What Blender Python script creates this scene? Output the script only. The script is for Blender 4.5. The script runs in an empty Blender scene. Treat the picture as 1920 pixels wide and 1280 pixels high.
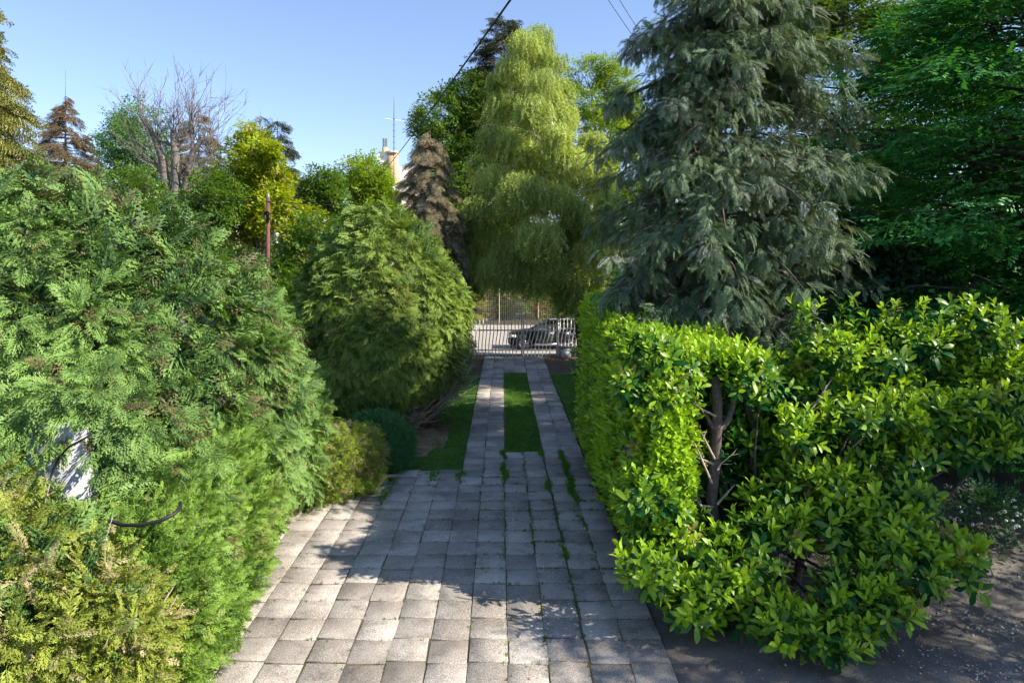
import bpy, math, random
import numpy as np
from mathutils import Vector, Matrix

rng = np.random.default_rng(11)
random.seed(11)
S = bpy.context.scene
COL = S.collection

# ------------------------------------------------------------------ camera, sky, sun, exposure
F, VPX, HY, CH = 1253.0, 943.0, 490.0, 5.0        # focal length in px of the 1920 photo, vanishing point, eye height
SUN_EL, SUN_AZ = math.radians(37), math.radians(105)   # azimuth clockwise from +Y (the way the camera looks)

cam = bpy.data.cameras.new('camera')
cam.sensor_width = 36.0
cam.lens = F / 1920 * 36
cam.shift_x = (960 - VPX) / 1920
cam.shift_y = (HY - 640) / 1920
cam.clip_start, cam.clip_end = 0.1, 2000
camo = bpy.data.objects.new('camera', cam)
camo.location = (0, 0, CH)
camo.rotation_euler = (math.radians(90), 0, 0)
COL.objects.link(camo)
S.camera = camo

W = bpy.data.worlds.new('World'); S.world = W; W.use_nodes = True
wn = W.node_tree.nodes; wl = W.node_tree.links
sky = wn.new('ShaderNodeTexSky'); sky.sky_type = 'NISHITA'; sky.sun_disc = False
sky.sun_elevation = SUN_EL; sky.sun_rotation = SUN_AZ
sky.altitude = 1000; sky.air_density = 1.0; sky.dust_density = 0.4; sky.ozone_density = 3.5
wn['Background'].inputs['Strength'].default_value = 0.15
gm = wn.new('ShaderNodeGamma'); gm.inputs['Gamma'].default_value = 0.82        # even, all round: the photo's softer sky gradient
tn = wn.new('ShaderNodeMix'); tn.data_type = 'RGBA'; tn.blend_type = 'MULTIPLY'; tn.inputs['Factor'].default_value = 1.0
tn.inputs['B'].default_value = (0.82, 0.80, 0.86, 1)
wl.new(sky.outputs[0], gm.inputs['Color']); wl.new(gm.outputs[0], tn.inputs['A'])
wl.new(tn.outputs['Result'], wn['Background'].inputs['Color'])

sl = bpy.data.lights.new('sun', 'SUN'); sl.energy = 3.9; sl.angle = math.radians(0.53); sl.color = (1.0, 0.92, 0.78)
so = bpy.data.objects.new('sun', sl); COL.objects.link(so)
SD = Vector((math.sin(SUN_AZ) * math.cos(SUN_EL), math.cos(SUN_AZ) * math.cos(SUN_EL), math.sin(SUN_EL)))
so.location = SD * 60
so.rotation_euler = SD.to_track_quat('Z', 'Y').to_euler()

S.view_settings.view_transform = 'Standard'; S.view_settings.look = 'None'
S.view_settings.exposure = 1.38; S.view_settings.gamma = 1.0
S.view_settings.use_curve_mapping = False
S.render.engine = 'CYCLES'
S.cycles.use_denoising = True
S.cycles.max_bounces = 5; S.cycles.diffuse_bounces = 3; S.cycles.glossy_bounces = 1
S.cycles.use_adaptive_sampling = True; S.cycles.adaptive_threshold = 0.03; S.cycles.use_light_tree = False
S.cycles.transmission_bounces = 3; S.cycles.transparent_max_bounces = 6
S.cycles.caustics_reflective = False; S.cycles.caustics_refractive = False

# ------------------------------------------------------------------ helpers
def P(u, v, Y):                     # a point of the place: photo direction (u, v) at distance Y
    return np.array([(u - VPX) / F * Y, Y, CH + (HY - v) / F * Y])

def nrm(a):
    a = np.asarray(a, float)
    return a / np.maximum(np.linalg.norm(a, axis=-1, keepdims=True), 1e-9)

def link(o, parent=None):
    COL.objects.link(o)
    if parent is not None:
        o.parent = parent
    return o

def tag(o, label=None, cat=None, group=None, kind=None):
    if label: o['label'] = label
    if cat: o['category'] = cat
    if group: o['group'] = group
    if kind: o['kind'] = kind
    return o

def thing(name, label, cat, loc=(0, 0, 0), group=None):
    o = bpy.data.objects.new(name, None)
    o.empty_display_size = 0.3
    o.location = [float(x) for x in loc]
    link(o)
    return tag(o, label, cat, group)

def make_mesh(name, V, faces, mat, col=None, smooth=False):
    """V (n,3); faces: list of int arrays (m,k)."""
    me = bpy.data.meshes.new(name)
    V = np.ascontiguousarray(V, np.float32)
    faces = [np.asarray(f, np.int32) for f in faces if len(f)]
    loops = np.concatenate([f.ravel() for f in faces])
    counts = np.concatenate([np.full(len(f), f.shape[1], np.int32) for f in faces])
    starts = np.concatenate([[0], np.cumsum(counts)[:-1]]).astype(np.int32)
    me.vertices.add(len(V)); me.vertices.foreach_set('co', V.ravel())
    me.loops.add(len(loops)); me.loops.foreach_set('vertex_index', loops)
    me.polygons.add(len(counts)); me.polygons.foreach_set('loop_start', starts)
    me.update(calc_edges=True)
    if smooth:
        me.polygons.foreach_set('use_smooth', np.ones(len(counts), bool))
    if col is not None:
        at = me.attributes.new('tip', 'FLOAT', 'POINT')
        at.data.foreach_set('value', np.ascontiguousarray(col, np.float32).ravel())
    if mat is not None:
        me.materials.append(mat)
    return me

class MB:
    """collects shapes, then becomes ONE mesh object"""
    def __init__(s):
        s.V, s.T, s.Q, s.n = [], [], [], 0
    def add(s, V, T=None, Q=None):
        V = np.asarray(V, float).reshape(-1, 3)
        if T is not None and len(T): s.T.append(np.asarray(T) + s.n)
        if Q is not None and len(Q): s.Q.append(np.asarray(Q) + s.n)
        s.V.append(V); s.n += len(V)
        return s
    def box(s, lo, hi, rz=0.0, c=None):
        x0, y0, z0 = lo; x1, y1, z1 = hi
        V = np.array([[x0,y0,z0],[x1,y0,z0],[x1,y1,z0],[x0,y1,z0],[x0,y0,z1],[x1,y0,z1],[x1,y1,z1],[x0,y1,z1]], float)
        if rz:
            c = np.array(c if c is not None else [(x0+x1)/2, (y0+y1)/2, 0])
            d = V - c; ca, sa = math.cos(rz), math.sin(rz)
            V = c + np.stack([d[:,0]*ca - d[:,1]*sa, d[:,0]*sa + d[:,1]*ca, d[:,2]], 1)
        return s.add(V, Q=[[3,2,1,0],[4,5,6,7],[0,1,5,4],[1,2,6,5],[2,3,7,6],[3,0,4,7]])
    def tube(s, pts, radii, k=6, caps=True):
        pts = np.asarray(pts, float); n = len(pts)
        radii = np.broadcast_to(np.asarray(radii, float), (n,))
        t = nrm(np.gradient(pts, axis=0))
        ref = np.array([0.31, 0.95, 0.05]) if abs(t[:, 2]).mean() > 0.6 else np.array([0.02, 0.05, 1.0])
        a = nrm(np.cross(t, ref)); b = np.cross(t, a)
        ang = np.arange(k) / k * 2 * math.pi
        V = pts[:, None] + radii[:, None, None] * (a[:, None] * np.cos(ang)[None, :, None] + b[:, None] * np.sin(ang)[None, :, None])
        i = np.arange(n - 1)[:, None] * k; j = np.arange(k)[None]; j2 = (j + 1) % k
        Q = np.stack([i + j, i + j2, i + k + j2, i + k + j], -1).reshape(-1, 4)
        s.add(V.reshape(-1, 3), Q=Q)
        if caps and k > 3:
            base = s.n - n * k
            for o in (0, (n - 1) * k):
                c = base + o
                s.T.append(np.array([[c, c + m, c + m + 1] for m in range(1, k - 1)]))
        return s
    def build(s, name, mat, parent=None, smooth=False, org=None, col=None):
        V = np.concatenate(s.V)
        if org is None and parent is not None:
            org = np.array(parent.matrix_basis.translation)
            if parent.parent is not None:
                org = org + np.array(parent.parent.matrix_basis.translation)
        if org is not None:
            V = V - np.asarray(org)
        fs = []
        if s.T: fs.append(np.concatenate(s.T))
        if s.Q: fs.append(np.concatenate(s.Q))
        me = make_mesh(name, V, fs, mat, col, smooth)
        o = bpy.data.objects.new(name, me)
        if parent is None and org is not None:
            o.location = [float(x) for x in org]
        return link(o, parent)

# ------------------------------------------------------------------ materials
def newmat(name):
    m = bpy.data.materials.new(name); m.use_nodes = True
    nt = m.node_tree; nt.nodes.clear()
    out = nt.nodes.new('ShaderNodeOutputMaterial')
    return m, nt.nodes, nt.links, out

def ramp(N, stops):
    r = N.new('ShaderNodeValToRGB'); e = r.color_ramp.elements
    while len(e) < len(stops): e.new(0.5)
    for i, (p, c) in enumerate(stops):
        e[i].position = p; e[i].color = (*c, 1)
    return r

def plain(name, c, rough=0.7, metal=0.0, spec=0.4, var=0.12, scale=6.0, bump=0.0, bscale=30.0, rand=0.0):
    m, N, L, out = newmat(name)
    b = N.new('ShaderNodeBsdfPrincipled'); L.new(b.outputs[0], out.inputs[0])
    b.inputs['Roughness'].default_value = rough; b.inputs['Metallic'].default_value = metal
    b.inputs['Specular IOR Level'].default_value = spec
    tc = N.new('ShaderNodeTexCoord'); no = N.new('ShaderNodeTexNoise')
    no.inputs['Scale'].default_value = scale; no.inputs['Detail'].default_value = 6; no.inputs['Roughness'].default_value = 0.65
    L.new(tc.outputs['Object'], no.inputs['Vector'])
    c = np.array(c)
    r = ramp(N, [(0.25, np.clip(c * (1 - var * 2), 0, 1)), (0.75, np.clip(c * (1 + var * 2), 0, 1))])
    L.new(no.outputs['Fac'], r.inputs[0])
    src = r.outputs[0]
    if rand:
        oi = N.new('ShaderNodeObjectInfo'); hs = N.new('ShaderNodeHueSaturation')
        mr = N.new('ShaderNodeMapRange'); mr.inputs[3].default_value = 1 - rand; mr.inputs[4].default_value = 1 + rand
        L.new(oi.outputs['Random'], mr.inputs[0]); L.new(mr.outputs[0], hs.inputs['Value']); L.new(src, hs.inputs['Color'])
        src = hs.outputs[0]
    L.new(src, b.inputs['Base Color'])
    if bump:
        n2 = N.new('ShaderNodeTexNoise'); n2.inputs['Scale'].default_value = bscale; n2.inputs['Detail'].default_value = 5
        L.new(tc.outputs['Object'], n2.inputs['Vector'])
        bp = N.new('ShaderNodeBump'); bp.inputs['Strength'].default_value = bump; bp.inputs['Distance'].default_value = 0.02
        L.new(n2.outputs['Fac'], bp.inputs['Height']); L.new(bp.outputs[0], b.inputs['Normal'])
    return m

def foliage(name, old, young, trans=0.3, rough=0.55, spec=0.25, tipmix=0.6, third=None, tcol=None, lo=0.15, hi=0.95):
    """tint: per-spray random; tip: along the spray (new growth at the tips); clump: per-bough random; third: share of the third colour"""
    m, N, L, out = newmat(name)
    def att(nm, ty):
        a = N.new('ShaderNodeAttribute'); a.attribute_name = nm; a.attribute_type = ty
        return a.outputs['Fac']
    def both(nm):                       # set on the spray's point, or carried by the geometry itself
        a = N.new('ShaderNodeMath'); a.operation = 'ADD'
        L.new(att(nm, 'INSTANCER'), a.inputs[0]); L.new(att(nm, 'GEOMETRY'), a.inputs[1])
        return a.outputs[0]
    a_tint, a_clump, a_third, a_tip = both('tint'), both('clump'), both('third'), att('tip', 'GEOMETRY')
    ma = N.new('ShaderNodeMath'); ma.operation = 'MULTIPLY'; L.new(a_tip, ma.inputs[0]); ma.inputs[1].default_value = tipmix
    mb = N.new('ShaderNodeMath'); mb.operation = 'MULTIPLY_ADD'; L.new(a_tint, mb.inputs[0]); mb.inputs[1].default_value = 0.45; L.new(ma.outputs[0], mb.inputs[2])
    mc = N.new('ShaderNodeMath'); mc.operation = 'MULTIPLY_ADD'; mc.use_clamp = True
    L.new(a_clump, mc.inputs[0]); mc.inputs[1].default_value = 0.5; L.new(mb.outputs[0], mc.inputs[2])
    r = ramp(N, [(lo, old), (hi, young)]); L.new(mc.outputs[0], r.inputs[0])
    src = r.outputs[0]
    if third is not None:
        mx = N.new('ShaderNodeMix'); mx.data_type = 'RGBA'
        L.new(a_third, mx.inputs['Factor']); L.new(src, mx.inputs['A']); mx.inputs['B'].default_value = (*third, 1)
        src = mx.outputs['Result']
    b = N.new('ShaderNodeBsdfPrincipled'); b.inputs['Roughness'].default_value = rough; b.inputs['Specular IOR Level'].default_value = spec
    L.new(src, b.inputs['Base Color'])
    t = N.new('ShaderNodeBsdfTranslucent')
    mul = N.new('ShaderNodeMix'); mul.data_type = 'RGBA'; mul.blend_type = 'MULTIPLY'; mul.inputs['Factor'].default_value = 1
    L.new(src, mul.inputs['A']); mul.inputs['B'].default_value = (*(tcol or (1.25, 1.15, 0.5)), 1)
    L.new(mul.outputs['Result'], t.inputs['Color'])
    ms = N.new('ShaderNodeMixShader'); ms.inputs[0].default_value = trans
    L.new(b.outputs[0], ms.inputs[1]); L.new(t.outputs[0], ms.inputs[2]); L.new(ms.outputs[0], out.inputs[0])
    return m

M = {}
M['bark'] = plain('bark', (0.10, 0.075, 0.055), 0.9, var=0.3, scale=14, bump=0.9, bscale=25)
M['bark_grey'] = plain('bark_grey', (0.17, 0.145, 0.125), 0.9, var=0.3, scale=10, bump=0.9, bscale=18)
M['bark_birch'] = plain('bark_birch', (0.50, 0.46, 0.40), 0.8, var=0.35, scale=9, bump=0.4)
M['bark_dark'] = plain('bark_dark', (0.045, 0.036, 0.03), 0.9, var=0.3, scale=14, bump=0.9)
M['bark_laurel'] = plain('bark_laurel', (0.10, 0.075, 0.065), 0.85, var=0.3, scale=16, bump=0.6)
M['twig'] = plain('twig', (0.36, 0.28, 0.21), 0.9, var=0.25, scale=12)
M['cypress'] = foliage('cypress_foliage', (0.012, 0.055, 0.022), (0.195, 0.325, 0.078), 0.2, third=(0.13, 0.07, 0.045), tipmix=0.85, lo=0.42, hi=1.0)  # lighter new tips; dark spray bases also carry gap shade in their colour
M['roundcyp'] = foliage('round_cypress_foliage', (0.014, 0.064, 0.016), (0.27, 0.38, 0.07), 0.22, third=(0.25, 0.19, 0.06), tipmix=0.8, lo=0.38, hi=1.0)  # spray bases darkened too, painting shade into the gaps
M['thuja'] = foliage('thuja_foliage', (0.013, 0.056, 0.013), (0.22, 0.36, 0.055), 0.22, third=(0.24, 0.16, 0.10), tipmix=0.8, lo=0.42, hi=1.0)  # dark end of the ramp doubles as painted shade between the sprays
M['golden'] = foliage('golden_foliage', (0.018, 0.058, 0.012), (0.29, 0.34, 0.055), 0.22, third=(0.48, 0.41, 0.23), tipmix=0.85, lo=0.4, hi=1.0)
M['juniper'] = foliage('juniper_foliage', (0.04, 0.095, 0.02), (0.33, 0.43, 0.06), 0.25, third=(0.42, 0.31, 0.22), tipmix=0.75)
M['juniper2'] = foliage('juniper_dark_foliage', (0.02, 0.09, 0.035), (0.10, 0.28, 0.09), 0.2, third=(0.12, 0.09, 0.06), tipmix=0.75)
M['conifer'] = foliage('conifer_foliage', (0.014, 0.055, 0.030), (0.145, 0.215, 0.115), 0.15, third=(0.29, 0.31, 0.27), tipmix=0.7)
M['spruce'] = foliage('spruce_foliage', (0.04, 0.075, 0.02), (0.28, 0.29, 0.08), 0.18, third=(0.2, 0.13, 0.07), tipmix=0.8)
M['brownspruce'] = foliage('brown_spruce_foliage', (0.07, 0.07, 0.04), (0.33, 0.29, 0.18), 0.15, third=(0.26, 0.16, 0.10))
M['deadspruce'] = foliage('dead_spruce_foliage', (0.06, 0.055, 0.03), (0.20, 0.15, 0.075), 0.15, third=(0.20, 0.12, 0.07))
M['darkspruce'] = foliage('dark_spruce_foliage', (0.015, 0.03, 0.015), (0.07, 0.085, 0.04), 0.15, third=(0.2, 0.12, 0.07))
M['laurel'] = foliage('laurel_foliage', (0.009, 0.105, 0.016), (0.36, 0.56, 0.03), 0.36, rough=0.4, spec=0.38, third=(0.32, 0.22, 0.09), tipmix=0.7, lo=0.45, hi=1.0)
M['birch'] = foliage('birch_foliage', (0.10, 0.19, 0.03), (0.52, 0.60, 0.18), 0.42, third=(0.6, 0.56, 0.25), lo=0.2, hi=1.0, tcol=(1.15, 1.15, 0.6))
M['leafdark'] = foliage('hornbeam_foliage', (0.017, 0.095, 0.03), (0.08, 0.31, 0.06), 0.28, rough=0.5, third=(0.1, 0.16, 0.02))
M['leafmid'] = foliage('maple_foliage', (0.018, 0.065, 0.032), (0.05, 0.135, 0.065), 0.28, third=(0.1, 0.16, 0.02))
M['leafgreen'] = foliage('green_tree_foliage', (0.03, 0.085, 0.015), (0.14, 0.25, 0.03), 0.38, third=(0.3, 0.26, 0.05))
M['leafbright'] = foliage('bright_tree_foliage', (0.07, 0.17, 0.015), (0.30, 0.42, 0.025), 0.4, third=(0.45, 0.36, 0.08))
M['leafyellow'] = foliage('chestnut_foliage', (0.10, 0.17, 0.010), (0.36, 0.44, 0.015), 0.45, third=(0.6, 0.45, 0.25))
M['leafblue'] = foliage('locust_foliage', (0.045, 0.12, 0.04), (0.15, 0.30, 0.08), 0.4, third=(0.2, 0.25, 0.1))
M['scrub'] = foliage('scrub_foliage', (0.09, 0.12, 0.018), (0.36, 0.37, 0.05), 0.4, third=(0.28, 0.18, 0.08))
M['grassblade'] = foliage('grass_blades', (0.04, 0.14, 0.014), (0.15, 0.32, 0.035), 0.3, third=(0.30, 0.24, 0.09))
M['jointgrass'] = foliage('joint_grass', (0.04, 0.10, 0.012), (0.13, 0.22, 0.03), 0.3, third=(0.25, 0.16, 0.07))
M['white'] = plain('white_paint', (0.78, 0.77, 0.74), 0.5, var=0.06, scale=5)
M['gatepaint'] = plain('gate_paint', (0.82, 0.79, 0.75), 0.5, var=0.12, scale=20)
M['plaster'] = plain('white_plaster', (0.40, 0.40, 0.41), 0.85, var=0.07, scale=8, bump=0.3)
M['cream'] = plain('cream_render', (0.62, 0.52, 0.36), 0.9, var=0.06, scale=2, bump=0.2)
M['creamlight'] = plain('light_cream_render', (0.74, 0.66, 0.52), 0.9, var=0.05, scale=2)
M['roofpale'] = plain('pale_roof', (0.60, 0.53, 0.45), 0.8, var=0.1, scale=3)
M['brick'] = plain('chimney_brick', (0.55, 0.38, 0.24), 0.9, var=0.12, scale=12)
M['steel'] = plain('steel', (0.55, 0.55, 0.55), 0.35, metal=0.9, var=0.05)
M['concrete'] = plain('old_concrete', (0.36, 0.34, 0.31), 0.9, var=0.2, scale=7, bump=0.6, bscale=60)
M['black'] = plain('black_rubber', (0.018, 0.018, 0.018), 0.6, var=0.1)
M['cable'] = plain('cable_sheath', (0.012, 0.012, 0.014), 0.65, var=0.1)
M['polewood'] = plain('brown_pole_paint', (0.13, 0.055, 0.035), 0.75, var=0.25, scale=9, bump=0.3)
M['oldwood'] = plain('weathered_wood', (0.32, 0.28, 0.24), 0.9, var=0.25, scale=14, bump=0.5)
M['boards'] = plain('brown_boards', (0.32, 0.19, 0.11), 0.8, var=0.2, scale=10)
M['carpaint'] = plain('car_paint', (0.012, 0.013, 0.016), 0.18, spec=0.6, var=0.05)
M['glass'] = plain('dark_glass', (0.02, 0.025, 0.025), 0.06, spec=0.8, var=0.0)
M['chrome'] = plain('alloy', (0.6, 0.6, 0.6), 0.3, metal=0.8, var=0.05)
M['lamp'] = plain('headlight_lens', (0.7, 0.7, 0.72), 0.1, spec=0.8, var=0.0)
M['flower'] = plain('white_petals', (0.8, 0.8, 0.78), 0.6, var=0.03)
M['pebble'] = plain('pale_pebbles', (0.42, 0.39, 0.36), 0.9, var=0.45, scale=3)
M['deadleaf'] = plain('dead_leaf', (0.42, 0.24, 0.12), 0.8, var=0.2, scale=20)
M['wirefence'] = plain('fence_wire', (0.42, 0.38, 0.33), 0.6, var=0.15)
M['rust'] = plain('rusty_post', (0.38, 0.27, 0.20), 0.8, var=0.25)

def slab_material():
    m, N, L, out = newmat('washed_concrete_slab')
    b = N.new('ShaderNodeBsdfPrincipled'); L.new(b.outputs[0], out.inputs[0])
    b.inputs['Roughness'].default_value = 0.9; b.inputs['Specular IOR Level'].default_value = 0.25
    tc = N.new('ShaderNodeTexCoord'); oi = N.new('ShaderNodeObjectInfo')
    ad = N.new('ShaderNodeVectorMath'); ad.operation = 'MULTIPLY_ADD'
    L.new(oi.outputs['Random'], ad.inputs[0]); ad.inputs[1].default_value = (31, 17, 5); L.new(tc.outputs['Object'], ad.inputs[2])
    n1 = N.new('ShaderNodeTexNoise'); n1.inputs['Scale'].default_value = 75; n1.inputs['Detail'].default_value = 3; n1.inputs['Roughness'].default_value = 0.7
    n2 = N.new('ShaderNodeTexNoise'); n2.inputs['Scale'].default_value = 3.2; n2.inputs['Detail'].default_value = 6; n2.inputs['Roughness'].default_value = 0.7
    L.new(ad.outputs[0], n1.inputs['Vector']); L.new(ad.outputs[0], n2.inputs['Vector'])
    r1 = ramp(N, [(0.32, (0.175, 0.155, 0.135)), (0.5, (0.42, 0.38, 0.34)), (0.68, (0.76, 0.70, 0.635))]); L.new(n1.outputs['Fac'], r1.inputs[0])
    r2 = ramp(N, [(0.28, (0.52, 0.51, 0.50)), (0.46, (0.90, 0.89, 0.88)), (0.75, (1.12, 1.10, 1.06))]); L.new(n2.outputs['Fac'], r2.inputs[0])
    mx = N.new('ShaderNodeMix'); mx.data_type = 'RGBA'; mx.blend_type = 'MULTIPLY'; mx.inputs['Factor'].default_value = 1
    L.new(r1.outputs[0], mx.inputs['A']); L.new(r2.outputs[0], mx.inputs['B'])
    hs = N.new('ShaderNodeHueSaturation'); mr = N.new('ShaderNodeMapRange'); mr.inputs[3].default_value = 0.72; mr.inputs[4].default_value = 1.18
    L.new(oi.outputs['Random'], mr.inputs[0]); L.new(mr.outputs[0], hs.inputs['Value']); L.new(mx.outputs['Result'], hs.inputs['Color'])
    # weathered grime on the side of the drive along the hedge and in the middle of the patio (by place, not by light)
    geo = N.new('ShaderNodeNewGeometry'); n3 = N.new('ShaderNodeTexNoise'); n3.inputs['Scale'].default_value = 0.9; n3.inputs['Detail'].default_value = 5
    L.new(geo.outputs['Position'], n3.inputs['Vector'])
    r3 = ramp(N, [(0.36, (0.45, 0.43, 0.41)), (0.58, (1, 1, 1))]); L.new(n3.outputs['Fac'], r3.inputs[0])
    m3 = N.new('ShaderNodeMix'); m3.data_type = 'RGBA'; m3.blend_type = 'MULTIPLY'; m3.inputs['Factor'].default_value = 0.6
    L.new(hs.outputs[0], m3.inputs['A']); L.new(r3.outputs[0], m3.inputs['B'])
    L.new(m3.outputs['Result'], b.inputs['Base Color'])
    bp = N.new('ShaderNodeBump'); bp.inputs['Strength'].default_value = 0.7; bp.inputs['Distance'].default_value = 0.006
    L.new(n1.outputs['Fac'], bp.inputs['Height']); L.new(bp.outputs[0], b.inputs['Normal'])
    return m
M['slab'] = slab_material()

def ground_material(name, stops, scale, fine=40.0, bump=0.6):
    m, N, L, out = newmat(name)
    b = N.new('ShaderNodeBsdfPrincipled'); L.new(b.outputs[0], out.inputs[0])
    b.inputs['Roughness'].default_value = 0.95; b.inputs['Specular IOR Level'].default_value = 0.15
    g = N.new('ShaderNodeNewGeometry')
    n1 = N.new('ShaderNodeTexNoise'); n1.inputs['Scale'].default_value = scale; n1.inputs['Detail'].default_value = 8; n1.inputs['Roughness'].default_value = 0.65
    n2 = N.new('ShaderNodeTexNoise'); n2.inputs['Scale'].default_value = fine; n2.inputs['Detail'].default_value = 5; n2.inputs['Roughness'].default_value = 0.7
    L.new(g.outputs['Position'], n1.inputs['Vector']); L.new(g.outputs['Position'], n2.inputs['Vector'])
    a = N.new('ShaderNodeMath'); a.operation = 'MULTIPLY_ADD'; L.new(n2.outputs['Fac'], a.inputs[0]); a.inputs[1].default_value = 0.5
    s2 = N.new('ShaderNodeMath'); s2.operation = 'MULTIPLY'; s2.inputs[1].default_value = 0.5; L.new(n1.outputs['Fac'], s2.inputs[0]); L.new(s2.outputs[0], a.inputs[2])
    r = ramp(N, stops); L.new(a.outputs[0], r.inputs[0]); L.new(r.outputs[0], b.inputs['Base Color'])
    bp = N.new('ShaderNodeBump'); bp.inputs['Strength'].default_value = bump; bp.inputs['Distance'].default_value = 0.03
    L.new(n2.outputs['Fac'], bp.inputs['Height']); L.new(bp.outputs[0], b.inputs['Normal'])
    return m
M['ground'] = ground_material('garden_soil', [(0.36, (0.035, 0.045, 0.018)), (0.5, (0.07, 0.065, 0.035)), (0.64, (0.12, 0.10, 0.065))], 0.7)
M['soil'] = ground_material('dark_soil', [(0.35, (0.10, 0.088, 0.078)), (0.52, (0.20, 0.178, 0.16)), (0.66, (0.36, 0.325, 0.295))], 1.2, 55, 0.9)
M['bed'] = ground_material('joint_sand', [(0.38, (0.06, 0.06, 0.03)), (0.6, (0.20, 0.15, 0.095))], 3, 60)
M['lawn'] = ground_material('lawn_turf', [(0.36, (0.025, 0.075, 0.012)), (0.5, (0.05, 0.13, 0.02)), (0.66, (0.14, 0.17, 0.04))], 1.4, 70)
M['sand'] = ground_material('dry_bare_patch', [(0.40, (0.05, 0.07, 0.02)), (0.47, (0.22, 0.15, 0.08)), (0.62, (0.42, 0.31, 0.19))], 2, 50)
M['road'] = ground_material('road_asphalt', [(0.36, (0.30, 0.27, 0.24)), (0.6, (0.42, 0.38, 0.34))], 0.6, 30, 0.3)
M['dirt'] = ground_material('brown_dirt', [(0.36, (0.07, 0.045, 0.03)), (0.6, (0.16, 0.11, 0.08))], 1.5, 40)

# ------------------------------------------------------------------ leaf and spray prototypes: (V, T, tip)
def tri_blades(segs):
    V, T, tip = [], [], []
    for (p0, p1, w, nz, t0, t1) in segs:
        p0 = np.array(p0); p1 = np.array(p1); d = p1 - p0
        s = np.cross(d, [0, 0, 1.0]); s = s / max(np.linalg.norm(s), 1e-6) * w / 2
        k = len(V); mid = p0 + d * 0.45
        V += [p0, mid - s, mid + s + np.array([0, 0, nz]), p1]; tip += [t0, (t0 + t1) / 2, (t0 + t1) / 2, t1]
        T += [[k, k + 1, k + 2], [k + 1, k + 3, k + 2]]
    return np.array(V), np.array(T), np.array(tip)

def fan_spray(seed, ns=9, nsub=3, spread=0.5, droop=0.3, w=0.055, ang=48, curl=0.2):
    """flat fern-like spray of a cypress: axis along +y, length 1"""
    r = np.random.default_rng(seed); segs = []
    def zf(x, y): return -droop * y * y - curl * x * x + 0.02 * r.normal()
    def pt(x, y): return (x, y, zf(x, y))
    segs.append((pt(0, 0), pt(0, 0.55), w * 0.8, 0.01, 0, 0.4)); segs.append((pt(0, 0.5), pt(0, 1.0), w * 0.9, 0.01, 0.4, 1))
    for i in range(ns):
        t = 0.08 + 0.84 * i / (ns - 1)
        for sd in (-1, 1):
            a = math.radians(ang + r.normal() * 7); l = spread * ((1 - t) ** 0.75 + 0.16) * r.uniform(0.75, 1.15) * min(1, 0.45 + t * 1.8)
            dx, dy = sd * math.sin(a), math.cos(a)
            x1, y1 = dx * l, t + dy * l
            segs.append((pt(0, t), pt(x1, y1), w, 0.012, t * 0.4, 0.6 + 0.4 * r.random()))
            for k in range(nsub):
                q = (k + 0.8) / (nsub + 0.6); s2 = 1 if (k % 2 == 0) else -1
                a2 = a * sd + s2 * math.radians(38); l2 = l * 0.42 * (1.15 - q) + 0.03
                xs, ys = dx * l * q, t + dy * l * q
                segs.append((pt(xs, ys), pt(xs + math.sin(a2) * l2, ys + math.cos(a2) * l2), w * 0.85, 0.012, 0.35, 0.75 + 0.25 * r.random()))
    return tri_blades(segs)

def needle_spray(seed, n=34, spread=0.16, droop=0.35, w=0.035, hang=0.0, side=4):
    """spruce bough: axis along +y with side twigs that hang, needles all round"""
    r = np.random.default_rng(seed); segs = []
    def ax(t): return np.array([0, t, -droop * t * t])
    segs.append((ax(0), ax(0.5), w * 0.8, 0.01, 0, 0.2)); segs.append((ax(0.45), ax(1.0), w * 0.8, 0.01, 0.2, 0.6))
    axes = [(ax(0.0), ax(1.0), 1.0)]
    for i in range(side):
        t = 0.2 + 0.7 * i / max(1, side - 1)
        for sd in (-1, 1):
            p = ax(t); l = 0.42 * (1.1 - t) + 0.1
            e = p + np.array([sd * l * 0.75, l * 0.6, -l * (0.25 + hang) * r.uniform(0.6, 1.3)])
            segs.append((p, e, w * 0.9, 0.01, 0.2, 0.7)); axes.append((p, e, 0.75))
    for i in range(n):
        p0, p1, f = axes[r.integers(len(axes))]
        q = r.uniform(0.1, 1.0); p = p0 + (p1 - p0) * q
        d = nrm(p1 - p0) * 0.7 + r.normal(size=3) * 0.55
        e = p + nrm(d) * spread * f * r.uniform(0.7, 1.25)
        segs.append((p, e, w, 0.02, 0.3, 0.6 + 0.4 * r.random()))
    return tri_blades(segs)

def leaf7(L=1.0, wd=0.36, fold=0.22, bend=0.18):
    """one broad leaf along +y: midrib of three points, two edges"""
    w = wd * L / 2
    V = np.array([[0, 0, 0], [0, .5*L, .02*L], [0, L, -bend*L],
                  [-w*.78, .3*L, fold*w], [-w, .72*L, fold*w - bend*.3*L], [w*.78, .3*L, fold*w], [w, .72*L, fold*w - bend*.3*L]])
    T = np.array([[0, 1, 3], [3, 1, 4], [4, 1, 2], [0, 5, 1], [5, 6, 1], [6, 2, 1]])
    return V, T

def frame(fwd, up):
    f = nrm(fwd); x = nrm(np.cross(f, up)); z = np.cross(x, f)
    return np.stack([x, f, z], -1)               # columns x, y, z

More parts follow.
